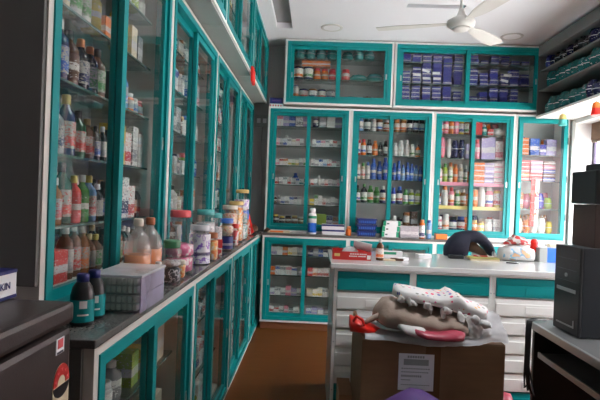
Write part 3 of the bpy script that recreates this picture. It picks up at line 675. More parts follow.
# --- left wall tall cabinets
g = 'bottles in the nearest left wall cabinet'
fl = Frame((-0.6085, ys[0] + .001, 0), PI / 2); W = ys[1] - ys[0] - .002; a0, a1, b0, b1 = .235, .605, .635, W - .045
YL = 0.085; nl = 'nearest left-wall cabinet'
row(fl, a0, a1, 1.685, YL, [B('shampoo', 'cream', .055, .14, lm='o_label'), B('shampoo', 'white', .055, .14), B('shampoo', 'white', .055, .145), B('shampoo', 'yellow', .06, .14, cap='cap_red', lm='o_label2'), B('carton', 'orange', .045, .07), B('shampoo', 'white', .045, .09)], 'second shelf, near door, ' + nl, g, 'near end', True, wmax=1.0, lt='o_labeldim')
row(fl, a0, a1, 1.487, YL, [B('bottle', 'navy', 0.057, .17, cap='cap_white'), B('bottle', 'brown', 0.060, .16, cap='cap_black', lm='o_label2'), B('bottle', 'black', 0.055, .155, cap='cap_orange'), B('bottle', 'black', 0.053, .15, cap='cap_orange'), B('bottle', 'brown', 0.057, .16, cap='cap_black', lm='o_label'), B('carton', 'black', .05, .10, style='o_matte')], 'third shelf, near door, ' + nl, g, 'near end', True, wmax=1.0, lt='o_labeldim')
row(fl, a0, a1, 1.285, YL, [B('bottle', 'grey', 0.048, .14, cap='cap_purple'), B('bottle', 'navy', 0.056, .175, cap='cap_yellow'), B('bottle', 'dark green', 0.048, .14, cap='cap_black'), B('bottle', 'brown', 0.048, .125, cap='cap_gold'), B('bottle', 'black', 0.033, .11, cap='cap_black'), B('bottle', 'black', 0.033, .115, cap='cap_white'), B('bottle', 'black', 0.033, .11, cap='cap_black')], 'fourth shelf, near door, ' + nl, g, 'near end', True, wmax=1.0, lt='o_labeldim')
row(fl, a0, a1, 1.09, YL, [B('bottle', 'amber', 0.040, .13, cap='cap_white'), B('bottle', 'dark green', 0.055, .175, cap='cap_black'), B('bottle', 'red', 0.044, .14, cap='cap_yellow', lm='o_label2'), B('bottle', 'green', 0.044, .145, cap='cap_white', lm='o_label2'), B('bottle', 'light blue', 0.051, .145, cap='cap_yellow'), B('bottle', 'black', 0.040, .12, cap='cap_white'), B('bottle', 'black', 0.044, .13, cap='cap_black')], 'fifth shelf, near door, ' + nl, g, 'near end', True, wmax=1.0, lt='o_labeldim')
row(fl, a0, a1, 0.929, YL, [B('carton', 'red', .07, .09), B('bottle', 'brown', 0.048, .155, cap='cap_white'), B('bottle', 'brown', 0.048, .16, cap='cap_white'), B('bottle', 'amber', 0.048, .15, cap='cap_white'), B('bottle', 'brown', 0.044, .12, cap='cap_gold'), B('bottle', 'brown', 0.044, .115, cap='cap_yellow'), B('bottle', 'black', 0.044, .13, cap='cap_black')], 'bottom, near door, ' + nl, g, 'near end', True, wmax=1.0, lt='o_labeldim')
row(fl, b0, b1, 1.685, YL, [B('pouch', 'yellow', .10, .14), B('carton', 'cream', .06, .12), B('carton', 'grey', .05, .10), B('carton', 'white', .06, .08, style='o_band')], 'second shelf, far door, ' + nl, g, 'near end', True, wmax=1.0, lt='o_labeldim')
row(fl, b0, b1, 1.487, YL, [B('shampoo', 'white', .05, .15, cap='cap_blue'), B('shampoo', 'light blue', .05, .14, cap='cap_white'), B('jar', 'orange', .05, .07), B('jar', 'white', .045, .06), B('jar', 'red', .045, .06, cap='cap_red')], 'third shelf, far door, ' + nl, g, 'near end', True, wmax=1.0, lt='o_labeldim')
row(fl, b0, b1, 1.285, YL, [B('carton', 'yellow', .075, .14, style='o_full'), B('carton', 'red', .055, .12, style='o_band'), B('carton', 'grey', .06, .15, style='o_band'), B('carton', 'white', .055, .13, style='o_band')], 'fourth shelf, far door, ' + nl, g, 'near end', True, wmax=1.0, lt='o_labeldim')
row(fl, b0, b1, 1.09, YL, [B('carton', 'red', .06, .11, style='o_band'), B('carton', 'navy', .06, .15, style='o_band'), B('carton', 'red', .06, .12, style='o_band'), B('bottle', 'black', 0.040, .12), B('bottle', 'grey', 0.040, .12)], 'fifth shelf, far door, ' + nl, g, 'near end', True, wmax=1.0, lt='o_labeldim')
row(fl, b0, b1, 0.929, YL, [B('bottle', 'black', 0.044, .13), B('bottle', 'brown', 0.048, .14), B('bottle', 'black', 0.044, .13), B('bottle', 'grey', 0.044, .12), B('bottle', 'brown', 0.044, .13)], 'bottom, far door, ' + nl, g, 'near end', True, wmax=1.0, lt='o_labeldim')
for zz, nm_ in ((1.487, 'third shelf'), (1.285, 'fourth shelf'), (1.09, 'fifth shelf'), (.929, 'bottom')):
    row(fl, .25, W - .08, zz, YL + .095, [B('bottle', pick('black', 'brown', 'black', 'navy', 'dark green'), RND.uniform(.045, .055), RND.uniform(.115, .142), cap=pick('cap_black', 'cap_white', 'cap_gold')) for _ in range(10)], 'back row, ' + nm_ + ', ' + nl, 'back row in the nearest left wall cabinet', 'near end', True, wmax=1.0, lt='o_labeldim')
SHN = ['bottom', 'fifth shelf', 'fourth shelf', 'third shelf', 'second shelf', 'top shelf']
def rand_stock(n, dark=False):
    out = []
    for _ in range(n):
        r = RND.random()
        if r < .5: out.append(B('carton', pick('white', 'grey', 'red', 'blue', 'cream', 'orange', 'pink'), RND.uniform(.04, .06), RND.uniform(.07, .14), style=pick('o_band', 'o_top', 'o_band')))
        elif r < .8: out.append(B('bottle', pick('black', 'brown', 'grey', 'white', 'amber'), RND.uniform(.04, .052), RND.uniform(.10, .14), cap=pick(*CAPS)))
        else: out.append(B('shampoo', pick('white', 'cream', 'lime', 'blue', 'red'), RND.uniform(.04, .052), RND.uniform(.09, .13), cap=pick(*CAPS)))
    return out
for k in range(1, 4):
    fl = Frame((-0.6085, ys[k] + .001, 0), PI / 2); W = ys[k + 1] - ys[k] - .002
    for r_, zz in enumerate([0.929] + SHL):
        if True:
            row(fl, .04, W - .04, zz, YL, rand_stock(RND.choice([11, 12, 13]) - k), SHN[r_] + f', {nthL[k]} left-wall cabinet', f'stock in the {nthL[k]} left wall cabinet', 'near end')
    # end of tall run
fl = Frame((-0.6085, ys[0] + .001, 0), PI / 2)
row(fl, .235, ys[1] - ys[0] - .05, 1.87, YL, rand_stock(9), 'top shelf, nearest left-wall cabinet', 'stock in the nearest left wall cabinet', 'near end')
for k in range(4):
    fl = Frame((-0.478, ys[k] + .001, 0), PI / 2); W = ys[k + 1] - ys[k] - .002
    for r_, zz in enumerate((0.070, 0.28, 0.55)):
        for side, xa, xb in (('near', .075, W / 2 - .03), ('far', W / 2 + .035, W - .075)):
            st2 = rand_stock(6 if k < 3 else 3)
            if k == 0 and side == 'far': st2 = [B('carton', 'lime', .05, .11), B('carton', 'yellow', .05, .10), B('carton', 'white', .05, .12, style='o_band'), B('carton', 'cream', .07, .14)]
            if k == 0 and side == 'near' and r_ == 2: st2 = [B('carton', 'yellow', .03, .15), B('bottle', 'grey', .05, .11), B('jar', 'white', .055, .09), B('bottle', 'brown', .05, .13), B('jar', 'white', .055, .08), B('bottle', 'grey', .05, .12)]
            row(fl, xa, xb, zz, .09, st2, ['bottom', 'lower shelf', 'upper shelf'][r_] + f', {side} door, {nthL[k]} left floor cabinet', f'stock in the {nthL[k]} left floor cabinet', 'near end')
for k in range(1, 3):
    fl = Frame((-0.490, 1.50 + 1.107 * k + .001, 0), PI / 2); W = 1.105
    for r_, zz in enumerate((2.134, 2.36)):
        for side, xa, xb in (('near', .08, W / 2 - .03), ('far', W / 2 + .035, W - .08)):
            row(fl, xa, xb, zz, .09, [B('carton', pick('yellow', 'grey', 'teal', 'cream', 'brown'), .075, RND.uniform(.10, .17), style=pick('o_full', 'o_band')) for _ in range(RND.choice([3, 4, 5]))], ['lower', 'upper'][r_] + f' shelf, {side} door, {["", "middle", "farthest"][k]} overhead cabinet', 'stock in the overhead cabinets', 'near end')

# ------------------------------------------------------------------ open shelf high on the right wall
r = tag(empty('wall_shelf', (1.985, 1.9, 1.985)), 'open three-tier wall shelf of packets high on the right wall', 'shelf')
L = 4.672 - 1.9
MB().box(0, .34, 0, L, 0, .02).build('bottom_board', 'white', r)
MB().box(.33, .342, 0, L, .02, .66).build('back_panel', 'grey_panel', r)
MB().box(0.002, .33, L - .012, L, .02, .66).build('end_panel', 'grey_panel', r)
MB().box(0, .34, 0, .012, .02, .66).build('end_panel', 'white', r)
for z in (.25, .425): MB().box(0.01, .33, .012, L - .012, z - .008, z).build('shelf', 'fascia', r)
MB().box(0, .33, .012, L - .012, .56, .655).build('fascia', 'fascia', r)
fr = Frame((1.985, 4.66, 0), -PI / 2)              # x runs towards the camera
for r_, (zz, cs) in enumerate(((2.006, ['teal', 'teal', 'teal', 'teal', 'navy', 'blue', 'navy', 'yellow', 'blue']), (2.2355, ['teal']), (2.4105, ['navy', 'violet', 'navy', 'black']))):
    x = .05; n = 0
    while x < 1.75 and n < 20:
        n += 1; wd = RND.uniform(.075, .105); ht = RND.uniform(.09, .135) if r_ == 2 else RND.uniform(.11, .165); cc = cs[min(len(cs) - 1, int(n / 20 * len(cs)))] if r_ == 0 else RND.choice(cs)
        o = item('pouch', [v * .55 for v in COL[cc]], wd, ht, .09, fr(x + wd / 2, .065 + RND.uniform(0, .02), zz), fr.rz + RND.uniform(-.06, .06))  # packet colours darkened to stand in for the shade inside the shelf
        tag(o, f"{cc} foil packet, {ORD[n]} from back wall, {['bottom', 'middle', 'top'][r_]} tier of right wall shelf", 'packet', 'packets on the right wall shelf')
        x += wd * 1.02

# ------------------------------------------------------------------ drawer island
IX0, IP, IYF, IYB = 0.118, 0.4065, 2.62, 3.25
for k in range(4):
    r = tag(empty('drawer_cabinet', (IX0 + IP * k, IYF, 0)), ['white and teal drawer cabinet at left end, red box on top', 'white and teal drawer cabinet behind the polka-dot cloth', 'white and teal drawer cabinet below the colourful bag, right of the polka-dot cloth', 'white and teal drawer cabinet at right end behind the computer desk'][k], 'drawer cabinet', 'drawer cabinets under the white worktop')
    b = MB(); b.box(0.0005, .016, 0, IYB - IYF, 0, .832); b.box(IP - .016, IP - .0005, 0, IYB - IYF, 0, .832); b.box(.016, IP - .016, .02, IYB - IYF, .0, .832)
    b.box(.016, IP - .016, .002, .02, .818, .832)
    b.build('carcass', 'white', r)
    if k == 0: MB().box(-.004, 0, .005, IYB - IYF - .005, .01, .83).build('side_panel', 'under', r)
    for s in (.008, IP - .008):
        q = MB()
        for z in (.735, .45, .2): q.tube([(s, -.0015, z), (s, .001, z)], .004, 8)
        q.build('screw', 'metal', r)
    z = .818
    for j in range(8):
        hgt = .104 if j == 0 else .0965
        teal = j in (0, 6)
        zt = z - .004; zb_ = z - hgt + .006
        dr = MB().box(.018, IP - .018, .000, .022, zb_, zt, .002)
        dr.box(.019, IP - .019, -.007, .001, zb_ + .001, zb_ + .062, .002)
        dr = dr.build('drawer', 'teal' if teal else 'white', r)
        q = MB(); q.box(.165, .345, -.010, -.006, zb_ + .012, zb_ + .050, .0015)
        q.build('pull_plate', 'teal' if teal else 'white', dr)
        z -= hgt
t = MB().box(IX0 - .022, IX0 + 4 * IP + .02, IYF - .03, IYB + .02, .832, .86, .006).build('worktop', 'marble'); tag(t, 'white glossy worktop lying over the drawer cabinets', 'worktop')

# ---- things on the island
r = tag(empty('red_tray', (0.205, 2.80, .86), 0.0), 'open red cardboard box holding papers at left end of the white worktop', 'box')
b = MB(); b.box(-.095, .115, -.045, -.041, 0, .045); b.box(-.095, .115, .075, .079, 0, .05); b.box(-.095, -.091, -.041, .075, 0, .05); b.box(.111, .115, -.041, .075, 0, .045); b.box(-.091, .111, -.041, .075, 0, .003)
b.build('tray', 'red', r)
b = MB()
for (x, wd, z) in ((.0, .05, .030), (.052, .04, .030), (-.005, .046, .018), (.045, .042, .018)): 
    for q in range(4): b.box(x + q * wd / 4, x + q * wd / 4 + wd / 5.5, -.0462, -.0448, z, z + .006)
b.box(.092, .112, -.0462, -.0448, .006, .028)
b.build('printed_lettering', 'inkwhite', r)
b = MB().box(-.085, -.055, -.0462, -.0448, .018, .034).build('emblem', 'gold', r)
o = MB().box(-.05, .05, -.001, .001, -.04, .045).build('envelope', 'paper', None, (0.275, 2.80, .932)); o.rotation_euler = (.95, .18, -.15); tag(o, 'white folded paper sheet standing in the red box', 'paper')
o = MB().loft([(-.05, 0, .02, 0, .03), (-.03, 0, .03, 0, .055), (0, 0, .035, 0, .06), (.03, 0, .03, 0, .055), (.05, 0, .015, 0, .03)], 14, 2.2, .012, 18).build('paper_bag', 'film', None, (0.205, 2.83, .865)); tag(o, 'crumpled clear plastic packet lying in the red box', 'packet')
o = item('bottle', 'brown', .042, .118, .042, (0.372, 2.80, .86), parts=True, cap='cap_white'); o.name = 'syrup_bottle'; tag(o, 'brown syrup bottle with white cap standing right of the red box', 'bottle')
o = MB().box(-.055, .055, -.02, .02, 0, .04, .002).build('medicine_carton', 'paper', None, (0.46, 2.93, .86)); tag(o, 'white and green flat carton lying right of the brown syrup bottle', 'carton')
MB().box(-.0555, .02, -.0205, -.018, .022, .036).build('green_band', 'green', o)
for n_, (x, y, m_, a) in enumerate([(.42, 2.80, 'cream', .2), (.47, 2.82, 'brownleather', -.1), (.50, 2.84, 'paper', .5)]):
    o = MB().box(-.035, .035, -.018, .018, 0, .008 + .004 * n_, .002).build('pill_strip', m_, None, (x, y, .86), a); tag(o, ['cream pill strip lying right of the syrup bottle', 'brown pill strip lying before the white and green carton', 'white pill strip lying tilted beside the brown strip'][n_], 'pill strip')
o = MB().box(-.04, .04, -.03, .03, 0, .022, .002).build('paper_pad', 'paper', None, (.655, 3.0, .86), .15); tag(o, 'small white paper pad lying in the middle of the worktop', 'pad')
# dark bag
r = tag(empty('shoulder_bag', (0.978, 3.175, .861)), 'slumped dark navy fabric bag resting on the white worktop', 'bag')
MB().loft([(-.158, 0, .02, .0, .03), (-.150, 0, .055, 0, .068), (-.125, 0, .07, 0, .108), (-.09, 0, .075, 0, .140), (-.05, 0, .075, 0, .156), (-.028, .005, .072, .0, .160), (-.015, .01, .07, .085, .166), (.02, .01, .068, .092, .166), (.06, .01, .064, .078, .154), (.09, .01, .060, .050, .134), (.112, .005, .054, .016, .108), (.132, 0, .046, .001, .080), (.148, 0, .03, .0, .045), (.153, 0, .02, .0, .02)], 20, 2.6, .006, 14).build('bag_body', 'navy', r)
MB().loft([(-.03, .02, .02, .03, .095), (.0, .01, .03, .03, .10), (.04, 0, .03, .02, .085), (.08, -.01, .02, .005, .05), (.10, -.015, .01, .003, .02)], 12, 2.0, .004, 20).build('lining', 'brownleather', r)
o = MB().box(-.045, .045, -.02, .02, 0, .022, .008).build('wallet', 'black', None, (.855, 3.04, .86), .05); tag(o, 'black wallet lying in front of the navy bag at its left', 'wallet')
r = tag(empty('notebook', (1.0, 3.02, .86), -.05), 'olive covered notebook lying in front of the navy bag', 'book')
MB().box(-.075, .09, -.05, .05, .0, .012, .002).build('pages', 'cream', r); MB().box(-.08, .095, -.054, .052, .012, .016, .001).build('cover', 'olive', r)
o = MB().box(-.06, .06, -.006, .006, 0, .008, .003).build('ruler', 'redprint', None, (1.02, 3.04, .8765), -.25); tag(o, 'thin red strip lying on the olive notebook', 'strip')
# printed film bag with small red packet and cap
o = MB().loft([(-.11, 0, .02, .005, .03), (-.09, 0, .05, 0, .075), (-.05, 0, .07, 0, .085), (0, 0, .075, 0, .09), (.05, 0, .07, 0, .085), (.09, 0, .06, 0, .075), (.105, 0, .03, .0, .04)], 18, 2.6, .010, 14).build('snack_bag', 'bagprint', None, (1.215, 3.07, .861)); tag(o, 'plump white plastic packet printed blue and orange on the worktop', 'packet')
MB().loft([(-.128, 0, .03, .01, .05), (-.118, 0, .02, .015, .035), (-.105, 0, .012, .01, .03)], 10, 2.2, .004, 20).build('gathered_end', 'film', o)
o = MB().loft([(-.075, 0, .02, .0, .012), (-.05, 0, .03, 0, .035), (-.02, 0, .032, 0, .062), (.0, 0, .034, 0, .058), (.04, 0, .035, 0, .042), (.075, 0, .02, 0, .02)], 14, 2.2, .006, 20).build('red_packet', 'redprint', None, (1.225, 3.08, .953)); tag(o, 'crumpled red and white packet lying on the printed plastic packet', 'packet')
r = MB().lathe([(.012, 0), (.014, .01), (.012, .05), (.012, .055)], 14).build('dropper_bottle', 'black', None, (1.335, 3.09, .86)); tag(r, 'small bottle with bulbous red cap right of the printed packet', 'bottle')
MB().lathe([(.018, .053), (.024, .06), (.024, .085), (.018, .095), (.022, .105), (.021, .122), (.01, .132)], 14).build('cap', 'redplastic', r)
o = MB().box(-.085, .07, -.03, .03, 0, .085, .003).build('blue_box', 'blue', None, (1.425, 3.06, .86), .06); tag(o, 'bright blue carton standing at right end of the worktop', 'carton')
MB().box(-.0865, -.04, -.0312, .0312, -.0, .0862, .002).build('end_label', 'under', o)
o = MB().box(-.02, .03, -.02, .02, 0, .11, .002).build('cream_box', 'paper', None, (1.40, 3.18, .86)); tag(o, 'upright cream carton standing behind the bright blue carton', 'carton')
o = MB().box(.0, .05, -.02, .02, 0, .10, .002).build('yellow_box', 'cream', None, (1.46, 3.18, .86)); tag(o, 'upright pale yellow carton standing behind the blue carton, rightmost', 'carton')
r = MB().tube([(-.035, .0, .004), (.02, -.012, .004)], .004, 8).build('pen', 'black', None, (1.135, 2.90, .86)); tag(r, 'black pen lying on the worktop in front of the printed packet', 'pen')
MB().tube([(.02, -.012, .004), (.034, -.015, .004)], [.004, .001], 8).build('pen_tip', 'metal', r)

# ------------------------------------------------------------------ things on the back counter
CZ = .8612
r = empty('spray_can', (-.012, 4.575, CZ)); tag(r, 'white and blue spray can standing on the back counter', 'can')
MB().lathe([(.036, .012), (.0385, .014), (.0385, .098)], 20).build('lower_wrap', 'blue', r)
MB().lathe([(.036, 0), (.038, .003), (.038, .012)], 20).build('rim', 'paper', r)
MB().lathe([(.038, .098), (.038, .165), (.03, .185)], 20).build('upper_wrap', 'paper', r)
MB().lathe([(.0385, .138), (.0385, .162)], 20, cap=False).build('green_emblem', 'green', r)
MB().lathe([(.026, .185), (.027, .222), (.018, .232)], 20).build('cap', 'paper', r)
for k in range(2):
    o = MB().box(-.10, .10, -.045, .045, 0, .046, .002).build('flat_carton', 'paper', None, (.18 - .004 * k, 4.565, CZ + .0465 * k)); tag(o, ['white carton with navy edge lying on back counter, lower of the pair', 'white carton with navy edge lying on top of its twin'][k], 'carton', 'white cartons beside the spray can')
    MB().box(-.1008, .1008, -.0458, .0458, .030, .0458).build('navy_band', 'navyb', o)
r = MB().lathe([(.022, 0), (.024, .004), (.024, .05), (.018, .056)], 16).build('ointment_jar', 'orange', None, (.318, 4.565, CZ)); tag(r, 'small orange bottle standing between the two cabinets on back counter', 'bottle')
MB().lathe([(.019, .056), (.019, .078), (.015, .082)], 16).build('cap', 'cap_orange', r)
for k in range(3):
    z = CZ + .054 * k
    q = MB(); wd = .078
    q.box(-wd, wd, -.045, .045, 0, .004)
    for sx in (-1, 1): q.box(sx * wd - .003, sx * wd + .003, -.048, .048, .002, .040)
    for sy in (-1, 1): q.box(-wd, wd, sy * .046 - .002, sy * .046 + .002, .002, .040)
    q.box(-wd - .012, wd + .012, -.060, -.044, .036, .048, .002); q.box(-wd - .012, wd + .012, .044, .056, .036, .048, .002)
    for sx in (-1, 1): q.box(sx * wd - .012, sx * wd + .012, -.044, .044, .036, .048)
    q.mi = 1
    for x in range(9): q.box(-wd + .010 + x * .0165, -wd + .019 + x * .0165, -.0488, -.047, .010, .030)
    q.mi = 0
    o = q.build('plastic_basket', ['bluep', 'bluelid'], None, (.475, 4.565, z)); tag(o, ['deep blue plastic basket on back counter, lowest of the stack', 'deep blue plastic basket, middle of the stack', 'deep blue plastic basket, topmost of the stack'][k], 'basket', 'blue baskets on the back counter')
for k in range(3):
    o = MB().box(-.075, .075, -.045, .045, 0, .048, .002).build('glove_carton', 'paper', None, (.685 + (.0, .004, .014)[k], 4.56, CZ + .0485 * k), (0, .02, -.04)[k]); tag(o, ['white carton with green ends on back counter, lowest of three', 'white carton with green ends, middle of three stacked', 'white carton with green ends, topmost of three stacked'][k], 'carton', 'white and green cartons on the back counter')
    for sx in (-1, 1): MB().box(min(sx * .0758, sx * .052), max(sx * .0758, sx * .052), -.0458, .0458, .004, .0484).build('green_end', 'green', o)
    MB().box(-.045, -.025, -.0462, -.0445, .018, .030).build('printed_mark', 'ink', o)
o = MB().box(-.082, .082, -.045, .045, 0, .105, .003).build('lavender_carton', 'o_full', None, (.855, 4.57, CZ)); o.color = (0.36, 0.33, 0.36, 1); tag(o, 'greyish mauve carton on back counter right of the green-ended cartons', 'carton')
o = item('can', 'orange', .05, .165, .05, (.972, 4.56, CZ), parts=True, cap='cap_orange', lm='o_label'); tag(o, 'orange and white tall can at right of the mauve carton', 'can')
o = item('can', 'light blue', .046, .165, .046, (1.033, 4.56, CZ), parts=True, cap='cap_blue', lm='o_label2'); tag(o, 'light blue tall can right of the orange can on back counter', 'can')
o = MB().box(-.10, .10, -.012, .012, 0, .02, .003).build('incense_box', 'cream', None, (-.31, 4.54, CZ), .03); tag(o, 'long thin amber carton lying on back counter at left corner', 'carton')
MB().box(-.08, .04, -.0125, -.0105, .004, .016).build('orange_print', 'orange', o)
o = MB().loft([(-.03, 0, .012, 0, .02), (0, 0, .025, 0, .045), (.03, 0, .015, 0, .025)], 12, 2.2, .004, 25).build('cloth_wad', 'brownleather', None, (-.415, 4.545, CZ)); tag(o, 'small brown wad at left end of back counter', 'wad')
o = MB().box(-.05, .05, -.04, .04, 0, .045, .003).build('orange_pack', 'orange', None, (1.14, 4.56, CZ)); tag(o, 'small orange pack on back counter left of the dark bag', 'pack')
o = MB().lathe([(.03, 0), (.035, .005), (.035, .03), (.02, .04)], 14).build('red_tub', 'redplastic', None, (1.77, 4.56, CZ)); tag(o, 'small red tub on back counter at the narrow cabinet', 'tub')

# ------------------------------------------------------------------ left counter
LZ = .861
# lidded storage box
r = tag(empty('storage_box', (-.595, 1.355, LZ), 0), 'clear lidded plastic box of packed strips on the left counter', 'storage box')
x0, x1, y0, y1 = 0.0, .135, 0.0, .215
def tray(z0, z1):
    q = MB(); t_ = .003
    q.mat(0); q.box(x0, x1, y0, y0 + t_, z0, z1); q.box(x0, x1, y1 - t_, y1, z0, z1); q.box(x0, x0 + t_, y0 + t_, y1 - t_, z0, z1); q.box(x0 + t_, x1 - t_, y0 + t_, y1 - t_, z0, z0 + t_)
    q.mat(1); q.box(x1 - t_, x1, y0 + t_, y1 - t_, z0, z1)
    return q
for z0, z1 in ((.0, .047), (.0485, .0955)):
    tray(z0, z1).build('tray', ['jar', 'lilac'], r)
for lv, z0 in enumerate((.005, .0262, .0535, .0747)):
    for ky in range(1):
        for kx in range(8):
            MB().box(x0 + .006 + kx * .0152, x0 + .006 + kx * .0152 + .0112, y0 + .006, y1 - .01, z0, z0 + .0180, .003).build('packed_strip', 'rolls', r)
q = MB(); q.box(x0 - .004, x1 + .004, y0 - .004, y1 + .004, .096, .104, .003); q.ring(x0 - .004, x1 + .004, 0, 0, 0, 0, 0, 0, 0) if False else None
q.build('lid', 'frosted', r)
# teal-labelled bottles
for n_, (x, y) in enumerate(((-.560, 1.225), (-.560, 1.290))):
    r = MB().lathe([(.026, 0), (.028, .004), (.028, .072), (.023, .092), (.014, .106), (.013, .116)], 22).build('antiseptic_bottle', 'black', None, (x, y, LZ)); tag(r, ['dark bottle with teal label and blue cap at near end of counter', 'dark bottle with teal label, the one just behind its twin'][n_], 'bottle', 'teal-labelled bottles on the left counter')
    MB().lathe([(.0287, .010), (.0287, .064)], 22, cap=False).build('label', 'teal', r)
    MB().lathe([(.0145, .104), (.0150, .122), (.012, .125)], 18).build('cap', 'navyb', r)
    q = MB()
    for k in range(9):
        a = -PI / 2 + .35
        q.bm.verts.new((.0302 * math.cos(a) + 0, .0302 * math.sin(a), .05)) if False else None
    for (a0_, a1_, z0_, z1_) in ((-1.35, -.75, .044, .062), (-1.5, -.6, .026, .030)):
        vs = []
        for t_ in range(7):
            a = a0_ + (a1_ - a0_) * t_ / 6
            vs.append((q.bm.verts.new((.0293 * math.cos(a), .0293 * math.sin(a), z0_)), q.bm.verts.new((.0293 * math.cos(a), .0293 * math.sin(a), z1_))))
        for u_, v_ in zip(vs, vs[1:]): q.bm.faces.new((u_[0], v_[0], v_[1], u_[1]))
    q.build('white_emblem', 'inkwhite', r)

def jar(name, label, x, y, rad, h, lid, content=None, ch=.5, cmat='trayfill', wrap=None, wr=(.2, .6), lidh=.02, neck=.8, cat='jar', content_list=None):
    r = MB().lathe([(rad * .92, 0), (rad, .008), (rad, h * .72), (rad * .96, h * .82), (rad * neck, h * .92), (rad * neck, h)], 24).build(name, 'jar', None, (x, y, LZ)); tag(r, label, cat)
    MB().lathe([(rad * neck * 1.08, h - .004), (rad * neck * 1.1, h), (rad * neck * 1.1, h + lidh), (rad * neck * 1.0, h + lidh + .004)], 24).build('lid', lid, r)
    if content:
        for n_, (z0, z1, m_) in enumerate(content):
            q = MB().lathe([(rad * .80, .006 + z0 * h), (rad * .93, .012 + z0 * h), (rad * .93, z1 * h), (rad * .6, z1 * h + .006)], 18)
            for v in q.bm.verts: v.co += noise.noise_vector(v.co * 60 + Vector((n_, x, y))) * .0045
            q.build('contents', m_, r)
    if wrap:
        for (z0, z1, m_) in wrap:
            MB().lathe([(rad * 1.012, z0 * h), (rad * 1.012, z1 * h)], 24, cap=False).build('wrapper', m_, r)
    return r
def flask(name, label, x, y, cap, lvl, scale=1.0):
    R = .043 * scale
    r = MB().lathe([(R * .7, 0), (R * .95, .035), (R, .09), (R * 1.0, .14), (R * .93, .163), (R * .72, .185), (R * .42, .201), (R * .29, .210), (R * .29, .223)], 26).build(name, 'cloudy', None, (x, y, LZ)); tag(r, label, 'bottle')
    MB().lathe([(R * .33, .218), (R * .36, .221), (R * .36, .239), (R * .30, .243)], 18).build('cap', cap, r)
    MB().lathe([(R * .66, .004), (R * .90, .036), (R * .95, .09), (R * .95, lvl)], 24).build('orange_liquid', 'liquid', r)
    return r
flask('liquid_bottle', 'round clear bottle of orange liquid with cream cap behind the storage box', -.562, 1.612, 'creamlid', .128)
flask('liquid_bottle', 'round clear bottle of orange liquid with rust cap, farther one', -.556, 1.712, 'brownlid', .138)
o = item('shampoo', 'white', .032, .105, .032, (-.497, 1.625, LZ), parts=True, cap='cap_white'); tag(o, 'slim white bottle standing between storage box and green-lidded jar', 'bottle')
mt['swirl'] = M_patches('dark_white_sweets', [(0.03, 0.03, 0.035), (0.05, 0.045, 0.05), (0.62, 0.60, 0.60), (0.03, 0.03, 0.03)], 60.0)
mt['pinkfill'] = M_patches('pink_sweets', [(0.65, 0.12, 0.26), (0.72, 0.20, 0.34), (0.75, 0.66, 0.66)], 50.0)
mt['clearfill'] = M_patches('clear_wrappers', [(0.40, 0.38, 0.38), (0.62, 0.60, 0.60), (0.30, 0.28, 0.28)], 75.0)
mt['vioprint'] = M_patches('white_violet_wrap', [(0.66, 0.64, 0.68), (0.64, 0.62, 0.66), (0.22, 0.10, 0.45), (0.60, 0.57, 0.62)], 45.0)
mt['orangefill'] = M_patches('orange_sweets', [(0.72, 0.20, 0.03), (0.70, 0.45, 0.15), (0.66, 0.58, 0.50)], 60.0)
mt['creamfill'] = M_patches('cream_sweets', [(0.60, 0.40, 0.20), (0.62, 0.54, 0.42), (0.55, 0.16, 0.10)], 60.0)
mt['greenfill'] = M_patches('green_white_sweets', [(0.10, 0.28, 0.26), (0.45, 0.50, 0.50), (0.62, 0.62, 0.62)], 60.0)
jar('sweet_jar', 'clear jar with dark green lid and black and white sweets', -.508, 1.815, .034, .135, 'greenlid', [(.02, .42, 'swirl'), (.43, .60, 'clearfill')])
jar('small_tub', 'small orange tub standing before the red-lidded jar', -.505, 1.93, .020, .060, 'creamlid', [(.02, .9, 'orangefill')], neck=.9, lidh=.008)
jar('sweet_jar', 'large clear jar with coral red lid and pink sweets', -.543, 2.05, .058, .235, 'coral', [(.02, .28, 'pinkfill'), (.29, .50, 'pinkfill')], neck=.66)
jar('sweet_jar', 'white jar wrapped in violet print, right of the red-lidded jar', -.530, 2.36, .049, .160, 'frosted', None, wrap=[(.03, .88, 'vioprint'), (.26, .36, 'purple')], neck=.85)
jar('sweet_jar', 'clear jar with aqua lid behind the violet-printed jar', -.549, 2.56, .052, .225, 'aqualid', [(.02, .5, 'clearfill'), (.55, .8, 'clearfill')], neck=.8)
jar('sweet_jar', 'narrow jar of orange sweets right of the violet-printed jar', -.493, 2.485, .026, .115, 'brownlid', [(.02, .85, 'orangefill')])
jar('sweet_jar', 'clear jar with small teal lid behind the blue-lidded jar', -.553, 2.82, .046, .20, 'aqualid', [(.02, .7, 'clearfill')])
o = MB().box(-.022, .022, -.012, .012, 0, .085, .002).build('tall_packet', 'redprint', None, (-.512, 2.72, LZ + .0), .4); tag(o, 'small red and white packet standing between the jars', 'packet')
jar('sweet_jar', 'clear jar with blue lid and navy label on left counter', -.510, 2.95, .043, .165, 'bluelid', [(.05, .2, 'clearfill'), (.6, .85, 'creamfill')], wrap=[(.08, .5, 'navyb'), (.2, .28, 'inkwhite')], neck=.85)
jar('sweet_jar', 'clear jar with cream lid and brownish sweets', -.545, 3.28, .052, .235, 'creamlid', [(.02, .45, 'creamfill'), (.46, .85, 'creamfill')], neck=.88)
jar('sweet_jar', 'red tinted bottle-shaped jar right of the blue-lidded jar', -.494, 3.195, .024, .12, 'red', [(.02, .8, 'redprint')])
jar('sweet_jar', 'clear jar with yellow lid and orange wafers, front one', -.540, 3.50, .052, .26, 'gold', [(.02, .9, 'orangefill')], neck=.88)
